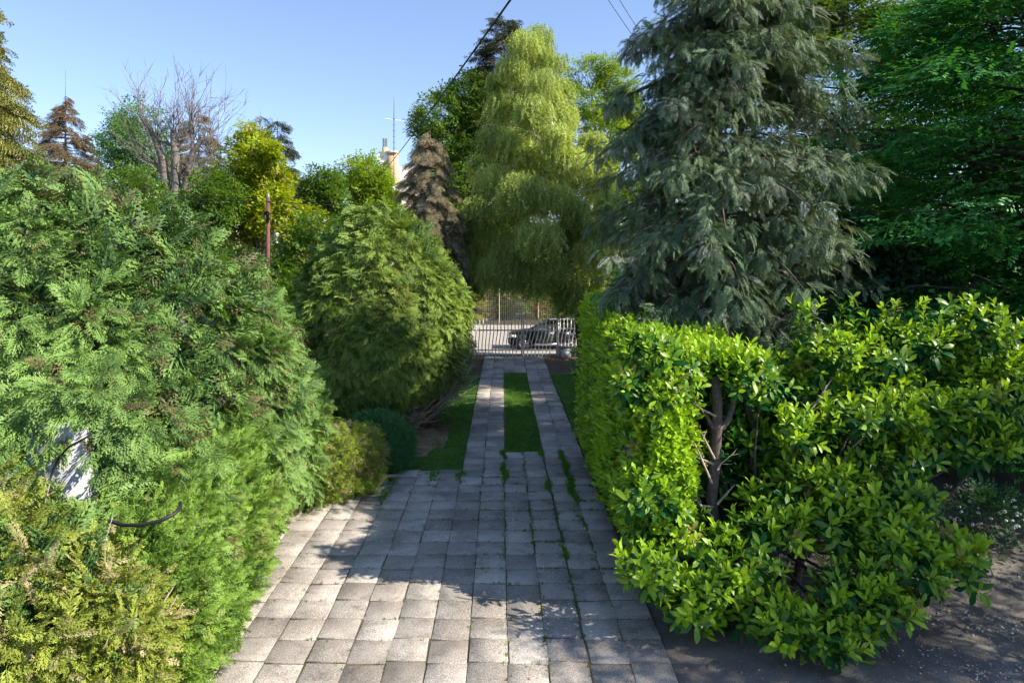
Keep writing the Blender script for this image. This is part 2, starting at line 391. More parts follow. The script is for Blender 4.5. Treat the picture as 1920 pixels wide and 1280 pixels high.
def laurel_leaves(seed, n=10, drooping=False):
    """the leaves of one laurel shoot: list of (pos, R, length, tip); shoot axis +z"""
    r = np.random.default_rng(seed); out = []
    for i in range(n):
        t = i / (n - 1); a = i * 2.4 + r.normal() * 0.3
        el = math.radians((18 + 52 * t if not drooping else -25 + 75 * t) + r.normal() * 9)
        d = np.array([math.cos(a) * math.cos(el), math.sin(a) * math.cos(el), math.sin(el)])
        up = np.array([-math.cos(a) * math.sin(el), -math.sin(a) * math.sin(el), math.cos(el)])
        ln = (0.165 if not drooping else 0.19) * r.uniform(0.8, 1.15) * (1 - 0.28 * t)
        out.append((np.array([0, 0, 0.21 * t]) + d * 0.01, frame(d, up), ln, 0.15 + 0.85 * t))
    return out

def laurel_proto(seed, n=10, drooping=False):
    V, T, tip = [], [], []; k = 0
    stem = tri_blades([((0, 0, -0.08), (0, 0.001, 0.2), 0.012, 0, 0.3, 0.3)])
    V.append(stem[0]); T.append(stem[1]); tip.append(stem[2]); k = len(stem[0])
    for (p, R, ln, tp) in laurel_leaves(seed, n, drooping):
        lv, lt = leaf7(ln)
        V.append(lv @ R.T + p); T.append(lt + k); tip.append(np.full(7, tp)); k += 7
    V = np.concatenate(V)[:, [0, 2, 1]] * np.array([1, 1, -1])      # shoot axis +z -> +y
    return V, np.concatenate(T), np.concatenate(tip)

def leaf_twig(seed, n=14, ll=0.24, wd=0.55, spread=0.85, flat=0.5, whorl=False):
    """broadleaf twig along +y, length 1"""
    r = np.random.default_rng(seed); segs = [((0, 0, 0), (0, 0.9, -0.05), 0.018, 0, 0, 0)]
    for i in range(n):
        t = 0.15 + 0.85 * (i + r.random()) / n
        sd = 1 if i % 2 else -1
        p = np.array([sd * 0.1 * r.random(), t, r.normal() * 0.12 * (1 - flat)]) + np.array([sd * spread * 0.4 * r.random() * (1.1 - t), 0, 0])
        d = nrm(np.array([sd * spread * r.uniform(0.3, 1.1), r.uniform(0.1, 0.9), r.normal() * 0.5 * (1.2 - flat) - 0.2]))
        L = ll * r.uniform(0.7, 1.25)
        segs.append((p, p + d * L, L * wd, 0.06 * L, 0.3, 0.3 + 0.7 * r.random()))
    return tri_blades(segs)

def hang_strand(seed, n=26):
    """weeping birch strand: hangs along +y (pointed down by the scatter)"""
    r = np.random.default_rng(seed); segs = [((0, 0, 0), (0.01, 0.5, 0), 0.006, 0, 0, 0), ((0.01, 0.5, 0), (0, 1, 0), 0.006, 0, 0, 0)]
    for i in range(n):
        t = (i + r.random()) / n
        d = nrm(np.array([r.normal(), 0.9 + r.normal() * 0.3, r.normal()])); L = 0.085 * r.uniform(0.7, 1.3)
        p = np.array([0, t, 0]) + r.normal(size=3) * 0.03
        segs.append((p, p + d * L, L * 0.75, 0.02, 0.3, 0.3 + 0.7 * r.random()))
    return tri_blades(segs)

def grass_tuft(seed, n=9):
    r = np.random.default_rng(seed); segs = []
    for i in range(n):
        a = r.uniform(0, 6.28); q = r.uniform(0, 0.35)
        p = np.array([math.cos(a) * q, math.sin(a) * q, 0]); l = r.uniform(0.6, 1.1)
        e = p + np.array([math.cos(a) * 0.5 * l * r.random(), math.sin(a) * 0.5 * l * r.random(), l])
        V = (p, e)
        segs.append((p, e, 0.12, 0.0, 0.2, 0.5 + 0.5 * r.random()))
    return tri_blades(segs)

PR = {
    'fan': [fan_spray(s, 9, 3, 0.5, 0.35, 0.05) for s in range(4)],
    'fanfine': [fan_spray(s + 10, 7, 2, 0.45, 0.15, 0.065, 42) for s in range(3)],
    'fanshell': [fan_spray(s + 20, 8, 2, 0.6, 0.5, 0.07, 52, 0.45) for s in range(3)],
    'feather': [fan_spray(s + 30, 10, 2, 0.33, 0.2, 0.045, 38) for s in range(3)],
    'cfan': [fan_spray(s + 40, 8, 3, 0.48, 0.75, 0.06, 45, 0.5) for s in range(3)],
    'spruce': [needle_spray(s, 110, 0.11, 0.3, 0.028, 0.6, 6) for s in range(3)],
    'juniper': [needle_spray(s + 5, 60, 0.2, 0.1, 0.035, 0.0, 3) for s in range(3)],
    'laurel': [laurel_proto(s) for s in range(4)],
    'laurelold': [laurel_proto(s + 9, 10, True) for s in range(2)],
    'twig': [leaf_twig(s) for s in range(3)],
    'twigbig': [leaf_twig(s + 6, 11, 0.36, 0.62) for s in range(3)],
    'twigflat': [leaf_twig(s + 12, 15, 0.22, 0.55, 1.0, 0.95) for s in range(3)],
    'strand': [hang_strand(s) for s in range(3)],
    'tuft': [grass_tuft(s) for s in range(4)],
}
NTRI = [0]

_proto_obj, _groups = {}, {}
def leaf_group(proto, mat, solid=False):
    """node group: one spray instanced on every point of the mesh, with its own turn, size and tint"""
    key = (proto, mat.name, solid)
    if key in _groups: return _groups[key]
    g = bpy.data.node_groups.new('sprays_' + proto, 'GeometryNodeTree'); g.is_modifier = True
    g.interface.new_socket('Geometry', in_out='INPUT', socket_type='NodeSocketGeometry')
    g.interface.new_socket('Geometry', in_out='OUTPUT', socket_type='NodeSocketGeometry')
    N, L = g.nodes, g.links
    gi, go = N.new('NodeGroupInput'), N.new('NodeGroupOutput')
    gti = N.new('GeometryNodeGeometryToInstance')
    for k, (v, t, tip) in enumerate(PR[proto]):
        if (proto, k) not in _proto_obj:
            _proto_obj[(proto, k)] = bpy.data.objects.new('spray', make_mesh('spray', v, [t], None, tip))
        oi = N.new('GeometryNodeObjectInfo'); oi.inputs['Object'].default_value = _proto_obj[(proto, k)]
        sm = N.new('GeometryNodeSetMaterial'); sm.inputs['Material'].default_value = mat
        L.new(oi.outputs['Geometry'], sm.inputs['Geometry']); L.new(sm.outputs[0], gti.inputs[0])
    iop = N.new('GeometryNodeInstanceOnPoints'); iop.inputs['Pick Instance'].default_value = True
    def na(nm, ty):
        a = N.new('GeometryNodeInputNamedAttribute'); a.data_type = ty; a.inputs['Name'].default_value = nm
        return a.outputs['Attribute']
    L.new(gi.outputs[0], iop.inputs['Points']); L.new(gti.outputs[0], iop.inputs['Instance'])
    L.new(na('variant', 'INT'), iop.inputs['Instance Index'])
    er = N.new('FunctionNodeEulerToRotation'); L.new(na('turn', 'FLOAT_VECTOR'), er.inputs[0]); L.new(er.outputs[0], iop.inputs['Rotation'])
    L.new(na('size', 'FLOAT'), iop.inputs['Scale']); last = iop.outputs[0]
    if solid:
        rl = N.new('GeometryNodeRealizeInstances'); L.new(last, rl.inputs[0]); last = rl.outputs[0]
    L.new(last, go.inputs[0])
    _groups[key] = g
    return g

def scatter(name, proto, pos, fwd, up, scale, mat, parent=None, clump=None, third=None, kind='stuff', tint=None, solid=False):
    pos = np.asarray(pos, float); N = len(pos)
    scale = np.broadcast_to(np.asarray(scale, float), (N,))
    up = np.broadcast_to(np.asarray(up, float), (N, 3)); fwd = np.broadcast_to(np.asarray(fwd, float), (N, 3))
    R = frame(fwd, up + 1e-4)
    eul = np.stack([np.arctan2(R[:, 2, 1], R[:, 2, 2]), -np.arcsin(np.clip(R[:, 2, 0], -1, 1)), np.arctan2(R[:, 1, 0], R[:, 0, 0])], -1)
    tint = rng.random(N) if tint is None else tint
    clump = rng.random(N) if clump is None else clump
    third = np.zeros(N) if third is None else third
    if parent is not None:
        pos = pos - np.array(parent.matrix_basis.translation)
    me = bpy.data.meshes.new(name); me.vertices.add(N)
    me.vertices.foreach_set('co', np.ascontiguousarray(pos, np.float32).ravel())
    for nm, ty, arr, f in (('turn', 'FLOAT_VECTOR', eul, 'vector'), ('size', 'FLOAT', scale, 'value'), ('tint', 'FLOAT', tint, 'value'), ('clump', 'FLOAT', clump, 'value'),
                           ('third', 'FLOAT', third, 'value')):
        me.attributes.new(nm, ty, 'POINT').data.foreach_set(f, np.ascontiguousarray(arr, np.float32).ravel())
    me.attributes.new('variant', 'INT', 'POINT').data.foreach_set('value', rng.integers(len(PR[proto]), size=N).astype(np.int32))
    me.materials.append(mat)
    o = bpy.data.objects.new(name, me)
    link(o, parent)
    md = o.modifiers.new('sprays', 'NODES'); md.node_group = leaf_group(proto, mat, solid)
    NTRI[0] += N
    if kind: o['kind'] = kind
    return o

_nd = nrm(rng.normal(size=(14, 3))); _np = rng.uniform(0, 6.28, 14); _nf = rng.uniform(0.6, 1.6, 14)
def wob(p, f=1.0):
    """smooth lumpy noise, about -1..1"""
    p = np.asarray(p)
    return np.sin((p @ _nd.T) * _nf * f * 2.2 + _np).sum(-1) / 5.0

UP = np.array([0, 0, 1.0])

def revolved(n, c, rx, ry, prof, back=0.35):
    """points and normals on a lumpy body of revolution. prof: [(height, radius factor)]"""
    h = np.array([a for a, _ in prof], float); r = np.array([b for _, b in prof], float)
    m = n * 4
    zz = np.linspace(h[0], h[-1], 300); rr = np.interp(zz, h, r)
    drr = np.gradient(rr, zz)
    wgt = rr * np.sqrt(1 + (drr * (rx + ry) / 2) ** 2) + 0.02
    cdf = np.cumsum(wgt); cdf /= cdf[-1]
    z = np.interp(rng.random(m), cdf, zz); ph = rng.uniform(0, 2 * math.pi, m)
    rad = np.interp(z, zz, rr); dr = np.interp(z, zz, drr) * (rx + ry) / 2
    p = np.stack([c[0] + rx * rad * np.cos(ph), c[1] + ry * rad * np.sin(ph), c[2] + z], 1)
    nn = nrm(np.stack([np.cos(ph) / rx, np.sin(ph) / ry, -dr * 2 / (rx + ry)], 1) * 1.0)
    face = (nn * nrm(np.array([0, 0, CH]) - p)).sum(1) > -0.25
    keep = rng.random(m) < np.where(face, 1.0, back)
    p, nn = p[keep], nn[keep]
    return p[:n], nn[:n]

def clumped(p, n, k, tang, depth, fwd_w, droop, jit):
    """k sprays round each clump centre; returns pos, fwd, clump random"""
    N = len(p); cr = rng.random(N)
    pos = np.repeat(p, k, 0); nn = np.repeat(n, k, 0); cl = np.repeat(cr, k)
    j = rng.normal(size=pos.shape); j -= nn * (j * nn).sum(1, keepdims=True)
    q = np.linalg.norm(j, axis=1, keepdims=True)
    pos = pos + j * tang - nn * (depth * rng.random((len(pos), 1)) + (q * tang) ** 2 * 0.9)
    fwd = nrm(nn * fwd_w + nrm(j) * 0.55 + UP * droop + rng.normal(size=pos.shape) * jit)
    return pos, fwd, nn, cl

# ================================================================== SETTING
def sheet(name, pts, z, mat, parent=None, label=None):
    pts = np.array([[x, y, z] for x, y in pts], float)
    me = make_mesh(name, pts, [np.arange(len(pts))[None]], mat)
    o = bpy.data.objects.new(name, me); link(o, parent)
    o['kind'] = 'structure'
    return o

def ground_grid():
    # one sheet to the horizon, finer near the garden, gently uneven under the shrubs on the right
    xs = np.unique(np.concatenate([np.linspace(-600, -30, 12), np.linspace(-30, 30, 61), np.linspace(30, 600, 12)]))
    ys = np.unique(np.concatenate([np.linspace(-60, 0, 5), np.linspace(0, 60, 61), np.linspace(60, 1500, 16)]))
    X, Y = np.meshgrid(xs, ys)
    Z = np.zeros_like(X)
    V = np.stack([X, Y, Z], -1).reshape(-1, 3)
    nx, ny = len(xs), len(ys)
    i = (np.arange(ny - 1)[:, None] * nx + np.arange(nx - 1)[None])
    Q = np.stack([i, i + 1, i + nx + 1, i + nx], -1).reshape(-1, 4)
    me = make_mesh('ground', V, [Q], M['ground'])
    o = bpy.data.objects.new('ground', me); link(o); o['kind'] = 'structure'
ground_grid()

def bumpy_sheet(name, x0, x1, y0, y1, z, amp, step, mat):
    xs = np.arange(x0, x1 + 1e-6, step); ys = np.arange(y0, y1 + 1e-6, step)
    X, Y = np.meshgrid(xs, ys)
    e = np.minimum.reduce([X - x0, x1 - X, Y - y0, y1 - Y]); e = np.clip(e / 0.4, 0, 1)
    p = np.stack([X, Y, X * 0], -1)
    Z = z + amp * (wob(p, 1.0) * 0.5 + 0.6) * e
    V = np.stack([X, Y, Z], -1).reshape(-1, 3); nx, ny = len(xs), len(ys)
    i = (np.arange(ny - 1)[:, None] * nx + np.arange(nx - 1)[None])
    Q = np.stack([i, i + 1, i + nx + 1, i + nx], -1).reshape(-1, 4)
    o = bpy.data.objects.new(name, make_mesh(name, V, [Q], mat, smooth=True)); link(o); o['kind'] = 'structure'
    return o
bumpy_sheet('soil_bed', 2.1, 14.0, 4.0, 30.0, 0.004, 0.05, 0.25, M['soil'])
sheet('dirt_verge', [(-5, 29.9), (-0.97, 29.9), (-0.97, 35.6), (-5, 35.6)], 0.006, M['dirt'])
sheet('dirt_verge', [(2.09, 29.9), (7, 29.9), (7, 35.6), (2.09, 35.6)], 0.007, M['dirt'])
sheet('road', [(-7.5, 37.2), (60, 37.2), (60, 52.5), (-7.5, 52.5)], 0.004, M['road'])
kb = MB().box((-7.5, 37.0, 0.0), (60, 37.2, 0.11)).build('kerb', M['concrete']); kb['kind'] = 'structure'
kb = MB().box((-7.5, 52.5, 0.0), (60, 52.7, 0.13)).build('kerb', M['concrete']); kb['kind'] = 'structure'
sheet('pavement', [(-7.5, 35.6), (60, 35.6), (60, 37.0), (-7.5, 37.0)], 0.05, M['concrete'])

# lawns
LAWN_L = [(-5.5, 15.4), (-2.5, 15.9), (-0.97, 16.0), (-0.97, 29.9), (-5.5, 29.9)]
lawn_l = sheet('lawn', LAWN_L, 0.012, M['lawn'])
lawn_m = sheet('lawn', [(0.06, 17.5), (1.04, 17.5), (1.04, 29.85), (0.06, 29.85)], 0.014, M['lawn'])
lawn_r = sheet('lawn', [(2.07, 12.0), (3.6, 12.0), (3.6, 29.4), (2.07, 29.4)], 0.09, M['lawn'])
def disc(name, cx, cy, rx, ry, z, mat):
    a = np.arange(40) / 40 * 2 * math.pi
    k = 1 + 0.16 * np.sin(a * 3 + 1) + 0.1 * np.sin(a * 7 + cx) + 0.06 * np.sin(a * 13)
    return sheet(name, list(zip(cx + rx * k * np.cos(a), cy + ry * k * np.sin(a))), z, mat)
disc('bare_patch', -2.15, 18.6, 0.55, 1.5, 0.018, M['sand'])
disc('bare_patch', -3.9, 20.0, 2.0, 2.6, 0.016, M['dirt'])

def grass(name, n, poly_fn, z, sc, parent, mat=None, third=None):
    p = poly_fn(n); pos = np.column_stack([p, np.full(len(p), z)])
    cl = np.clip(0.5 + 0.4 * wob(pos, 1.0), 0, 1)
    f = rng.normal(size=(len(p), 3)); f[:, 2] = 0
    return scatter(name, 'tuft', pos, f, UP + rng.normal(size=(len(p), 3)) * 0.15, sc * rng.uniform(0.7, 1.3, len(p)), mat or M['grassblade'], parent, cl, third)
def rect(x0, x1, y0, y1):
    def fn(n):
        y = y0 * (y1 / y0) ** rng.random(n)           # denser where it is nearer
        return np.column_stack([rng.uniform(x0, x1, n), y])
    return fn
def keep_off(fn, cx, cy, rx, ry):
    def g(n):
        p = fn(n); d = ((p[:, 0] - cx) / rx) ** 2 + ((p[:, 1] - cy) / ry) ** 2
        return p[(d > 1) | (rng.random(len(p)) < 0.12)]
    return g
grass('grass', 5200, keep_off(keep_off(rect(-4.6, -0.99, 16.1, 29.8), -2.15, 18.6, 0.6, 1.6), -3.9, 20.0, 1.9, 2.5), 0.012, 0.055, lawn_l)
grass('grass', 2600, rect(0.08, 1.03, 17.6, 29.8), 0.014, 0.055, lawn_m)
grass('grass', 2200, rect(2.1, 3.1, 12.2, 29.3), 0.09, 0.055, lawn_r)

# paving: every slab a piece of its own
def slab_mesh(seed):
    r = np.random.default_rng(seed)
    s, t, b = 0.2455, 0.05, 0.008
    def ring(d, z, j): return np.array([[x * (s - d), y * (s - d), z] for x, y in ((-1, -1), (1, -1), (1, 1), (-1, 1))]) + np.column_stack([r.normal(size=(4, 2)) * j, np.zeros(4)])
    low = ring(0, -t, 0); mid = low.copy(); mid[:, 2] = -b * 0.8; top = ring(b, 0, 0.002)
    V = np.concatenate([low, mid, top])
    Q = [[8, 9, 10, 11]]
    for k in range(4):
        n = (k + 1) % 4
        Q += [[k, n, 4 + n, 4 + k], [4 + k, 4 + n, 8 + n, 8 + k]]
    return make_mesh('slab', V, [np.array(Q)], M['slab'])
SLABS = [slab_mesh(s) for s in range(6)]
def slab(parent, x, y, dz=0.0, tilt=0.012, sy=1.0, sx=1.0):
    o = bpy.data.objects.new('slab', SLABS[rng.integers(6)])
    o.location = (x + rng.normal() * 0.006, y + rng.normal() * 0.006, 0.056 + max(dz + rng.normal() * 0.002, -0.006))
    o.rotation_euler = (rng.normal() * tilt, rng.normal() * tilt, rng.normal() * 0.012)
    if rng.random() < 0.5: o.rotation_euler.z += math.pi
    o.scale = (sx, sy, 1)
    link(o, parent)
patio = sheet('patio', [(-5.2, 5.5), (2.08, 5.5), (2.08, 15.9), (-2.6, 15.9), (-5.2, 13.4)], 0.043, M['bed'])
track_l = sheet('wheel_track', [(-0.96, 15.9), (0.06, 15.9), (0.06, 29.9), (-0.96, 29.9)], 0.017, M['bed'])
track_r = sheet('wheel_track', [(1.04, 15.9), (2.07, 15.9), (2.07, 29.9), (1.04, 29.9)], 0.017, M['bed'])
apron = sheet('gate_apron', [(-0.98, 29.9), (2.08, 29.9), (2.08, 35.0), (-0.98, 35.0)], 0.016, M['bed'])
track_l['label'] = 'left wheel track of concrete slabs leading to the gate'
track_r['label'] = 'right wheel track of concrete slabs beside the laurel hedge'
ENDS = {-1: 15.9, -2: 15.75, -3: 15.4, -4: 14.9, -5: 14.3, -6: 13.9, -7: 13.2, -8: 12.5}
for k in range(-8, 6):
    x = -0.95 + 0.25 + 0.5 * k + (0.02 if k >= 4 else 0)
    off = (0.0, 0.03, -0.02, 0.05)[k % 4]
    y = 6.45 + off; j = 0
    end = ENDS.get(k, 15.95)
    while y - 0.25 < end:
        if not (k < -5 and y < 7.2):
            rough = 1.0 if (k in (1, 2, 3, 5) and y > 11) else 0.35
            slab(patio, x + (y - 10) * -0.004, y, rng.normal() * 0.004 * rough * 2, 0.007 + 0.009 * rough, sx=0.997 + (0.0 if k != 5 else 0.02))
        y += 0.508
    yy = y
    if k in (0, 1, 4, 5):
        par = track_l if k < 2 else track_r
        while yy < 29.9:
            slab(par, x - 0.004 * 5, yy, 0, 0.012); yy += 0.506
    if k in (2, 3):
        while yy < 17.3 + 0.3 * (k - 2):
            slab(patio, x - 0.02, yy, -0.006, 0.014); yy += 0.508
    if 0 <= k <= 5:
        yy = 30.1
        while yy < 34.8:
            slab(apron, x, yy, 0, 0.008); yy += 0.506
# grass, moss and dead needles in the joints
def joints():
    pos, th = [], []
    for k in range(-8, 7):
        x = -0.95 + 0.5 * k
        lush = 1.0 if k in (2, 3, 4, 5) else (0.5 if k == 1 else 0.14)
        end = ENDS.get(k, 17.4 if k in (2, 3, 4) else 16)
        y = 7.0
        while y < end:
            d = lush * (1.0 if y > 11 else 0.5) * (0.6 + 0.9 * (wob(np.array([x * 2, y, 0.3]), 1.2) > 0.1))
            for q in range(rng.poisson(5.5 * d * 0.5 * 5)):
                pos.append((x + (y - 10) * -0.004 + rng.normal() * 0.012 * (1 + 1.2 * lush), y + rng.random() * 0.5, 0.036)); th.append(rng.random() * (0.9 if lush < 0.3 else 0.25))
            y += 0.5
    for i in range(3600):
        k = rng.integers(-8, 6); r = rng.integers(0, 18); x = -0.95 + 0.5 * k + rng.random() * 0.5; y = 6.7 + 0.508 * r + rng.normal() * 0.012
        good = (k >= 1 and y > 10 and wob(np.array([x * 3, y * 2, 4.0]), 1.0) > -0.1) or rng.random() < 0.16
        if good and y < ENDS.get(k, 16): pos.append((x, y, 0.036)); th.append(rng.random() * 0.4)
    pos = np.array(pos); f = rng.normal(size=pos.shape); f[:, 2] = 0
    scatter('joint_grass', 'tuft', pos, f, UP + rng.normal(size=pos.shape) * 0.25, 0.045 * rng.uniform(0.5, 1.5, len(pos)), M['jointgrass'], patio, None, np.array(th))
    # fuller grass where slabs have sunk apart
    pos = []
    for (u, v) in [(702, 918), (735, 903), (812, 900), (862, 896), (720, 935), (590, 950)]:
        g = P(u, v, F * CH / (v - HY))
        pos.append(g[None] + rng.normal(size=(60, 3)) * [0.06, 0.28, 0])
    for x in (0.05, 1.05, 1.53):
        q = np.column_stack([rng.normal(x - 0.03, 0.03, 1500), rng.uniform(11.0, 17.4, 1500), np.zeros(1500)])
        w = wob(q * [3, 1, 1] + x * 7, 1.3) + 0.12 * (q[:, 1] - 14.5); q[:, 0] += rng.normal(size=1500) * 0.025 * (w > 0.5)
        q[:, 0] += 0.03 * np.sin(q[:, 1] * 5 + x); pos.append(q[w > 0.3 + rng.normal(size=1500) * 0.3])
    pos = np.concatenate(pos); pos[:, 2] = 0.025
    f = rng.normal(size=pos.shape); f[:, 2] = 0
    scatter('joint_grass', 'tuft', pos, f, UP + rng.normal(size=pos.shape) * 0.3, 0.085 * rng.uniform(0.5, 1.4, len(pos)), M['grassblade'], patio)
joints()

# pale pebbles and litter over the dark soil
def pebbles():
    b = MB(); n = 12000
    u = rng.uniform(1380, 1990, n); v = rng.uniform(1060, 1300, n)
    for i in range(n):
        y = F * CH / (v[i] - HY); x = (u[i] - VPX) / F * y
        dens = np.clip(0.25 + 0.6 * (wob(np.array([x, y * 1.5, 1.7]), 1.1)), 0.05, 1) * np.clip((u[i] - 1330) / 400, 0, 1)
        if rng.random() > dens: continue
        s = 0.004 + 0.02 * rng.random() ** 4
        V = rng.normal(size=(6, 3)); V = np.array([[1,0,0],[-1,0,0],[0,1,0],[0,-1,0],[0,0,.7],[0,0,-.7]]) * rng.uniform(0.6, 1.3, (6, 1)) * s
        a = rng.uniform(0, 6.28); ca, sa = math.cos(a), math.sin(a)
        V = V @ np.array([[ca, -sa, 0], [sa, ca, 0], [0, 0, 1]])
        b.add(V + [x, y, 0.045 + s * 0.3], T=[[0,2,4],[2,1,4],[1,3,4],[3,0,4],[2,0,5],[1,2,5],[3,1,5],[0,3,5]])
    o = b.build('pebbles', M['pebble']); tag(o, 'pale pebbles and litter strewn over the dark soil', 'pebbles', kind='stuff')
pebbles()

def litter():
    b = MB()
    n = 260
    x = rng.uniform(-4.4, 6.5, n); y = 7.2 * (16 / 7.2) ** rng.random(n)
    for i in range(n):
        if x[i] < -1.0 and y[i] > 13: continue
        s = rng.uniform(0.012, 0.032); a = rng.uniform(0, 6.28); c, d = math.cos(a) * s, math.sin(a) * s
        z = 0.064 if x[i] < 2.05 else 0.075
        b.add([(x[i] - c, y[i] - d, z), (x[i] + d * .45, y[i] - c * .45, z + rng.random() * .012), (x[i] + c, y[i] + d, z + rng.random() * .008), (x[i] - d * .45, y[i] + c * .45, z + rng.random() * .012)], T=[[0, 1, 2], [0, 2, 3]])
    tag(b.build('leaf_litter', M['deadleaf']), 'small dry leaves scattered over the paving and soil', 'leaves', kind='stuff')
litter()

# ================================================================== GATE AND STREET
GY = 35.0
def picket_mesh(h0, h1, shift, belly):
    z = np.array([h0, h0 + 0.22 * (h1 - h0), h0 + 0.40 * (h1 - h0), h0 + 0.52 * (h1 - h0), h0 + 0.64 * (h1 - h0), h1])
    x = np.array([-1, -1, -0.75, -0.3, 0.0, 0.0]) * shift
    y = np.array([0.0, -0.6, -1.0, -0.7, -0.1, 0.0]) * belly
    return np.column_stack([x, y, z])
def gate_leaf(x0, x1, label, sh0, sh1, latch):
    t = thing('gate_leaf', label, 'gate', (x0, GY, 0.06), 'leaves of the driveway gate')
    w = x1 - x0
    MB().box((x0, GY + 0.02, 1.36), (x1, GY + 0.05, 1.43)).build('rail', M['gatepaint'], t)
    MB().box((x0, GY + 0.02, 0.10), (x1, GY + 0.05, 0.17)).build('rail', M['gatepaint'], t)
    for xx in (x0 + 0.03, x1 - 0.03):
        MB().box((xx - 0.035, GY + 0.015, 0.06), (xx + 0.035, GY + 0.055, 1.96)).build('stile', M['gatepaint'], t)
    n = int(round(w / 0.19))
    for i in range(1, n):
        q = i / n
        pk = picket_mesh(0.05, 2.02 + rng.normal() * 0.012, sh0 + (sh1 - sh0) * q, 0.16)
        pk[:, 0] += x0 + w * q; pk[:, 1] += GY
        MB().tube(pk, 0.026, 5).build('picket', M['gatepaint'], t)
    xl = x1 - 0.09 if latch else x0 + 0.09
    MB().box((xl - 0.06, GY - 0.03, 0.92), (xl + 0.06, GY + 0.012, 1.16)).build('lock_box', M['gatepaint'], t)
    MB().tube([(xl - 0.03, GY - 0.05, 1.08), (xl + 0.12, GY - 0.05, 1.08)], 0.012, 6).build('handle', M['steel'], t)
gate_leaf(-2.15, 1.01, 'long pale painted gate leaf of kinked bars, left one behind the round cypress', 0.02, 0.14, True)
gate_leaf(1.05, 2.85, 'shorter pale painted gate leaf of kinked bars in front of the dark car', 0.15, 0.2, False)

t = thing('picket_fence', 'pale metal bar fence standing on a low plinth right of the gate', 'fence', (2.95, GY, 0.0))
MB().box((2.95, GY - 0.18, 0.0), (7.6, GY + 0.14, 0.5)).build('plinth', M['plaster'], t)
MB().box((2.90, GY - 0.24, 0.5), (7.65, GY + 0.2, 0.57)).build('coping', M['concrete'], t)
for z in (0.66, 1.46):
    MB().box((2.95, GY + 0.02, z), (7.6, GY + 0.05, z + 0.06)).build('rail', M['gatepaint'], t)
for i in range(24):
    x = 3.0 + i * 0.19
    pk = picket_mesh(0.57, 2.06 + rng.normal() * 0.012, 0.13, 0.12); pk[:, 0] += x; pk[:, 1] += GY
    MB().tube(pk, 0.026, 5).build('picket', M['gatepaint'], t)
t = thing('gate_post', 'pale square steel post between the gate and the bar fence', 'post', (2.9, GY, 0))
MB().box((2.86, GY - 0.05, 0.0), (2.94, GY + 0.05, 2.0)).build('shaft', M['gatepaint'], t)
MB().box((2.845, GY - 0.065, 2.0), (2.955, GY + 0.065, 2.03)).build('cap', M['gatepaint'], t)
t = thing('meter_box', 'small white box on the ground against the fence plinth', 'box', (3.2, GY - 0.5, 0))
MB().box((3.05, GY - 0.6, 0.03), (3.5, GY - 0.27, 0.42)).build('body', M['white'], t)
MB().box((3.03, GY - 0.62, 0.42), (3.52, GY - 0.25, 0.45)).build('lid', M['plaster'], t)
MB().box((3.08, GY - 0.612, 0.08), (3.47, GY - 0.602, 0.38)).build('door', M['white'], t)

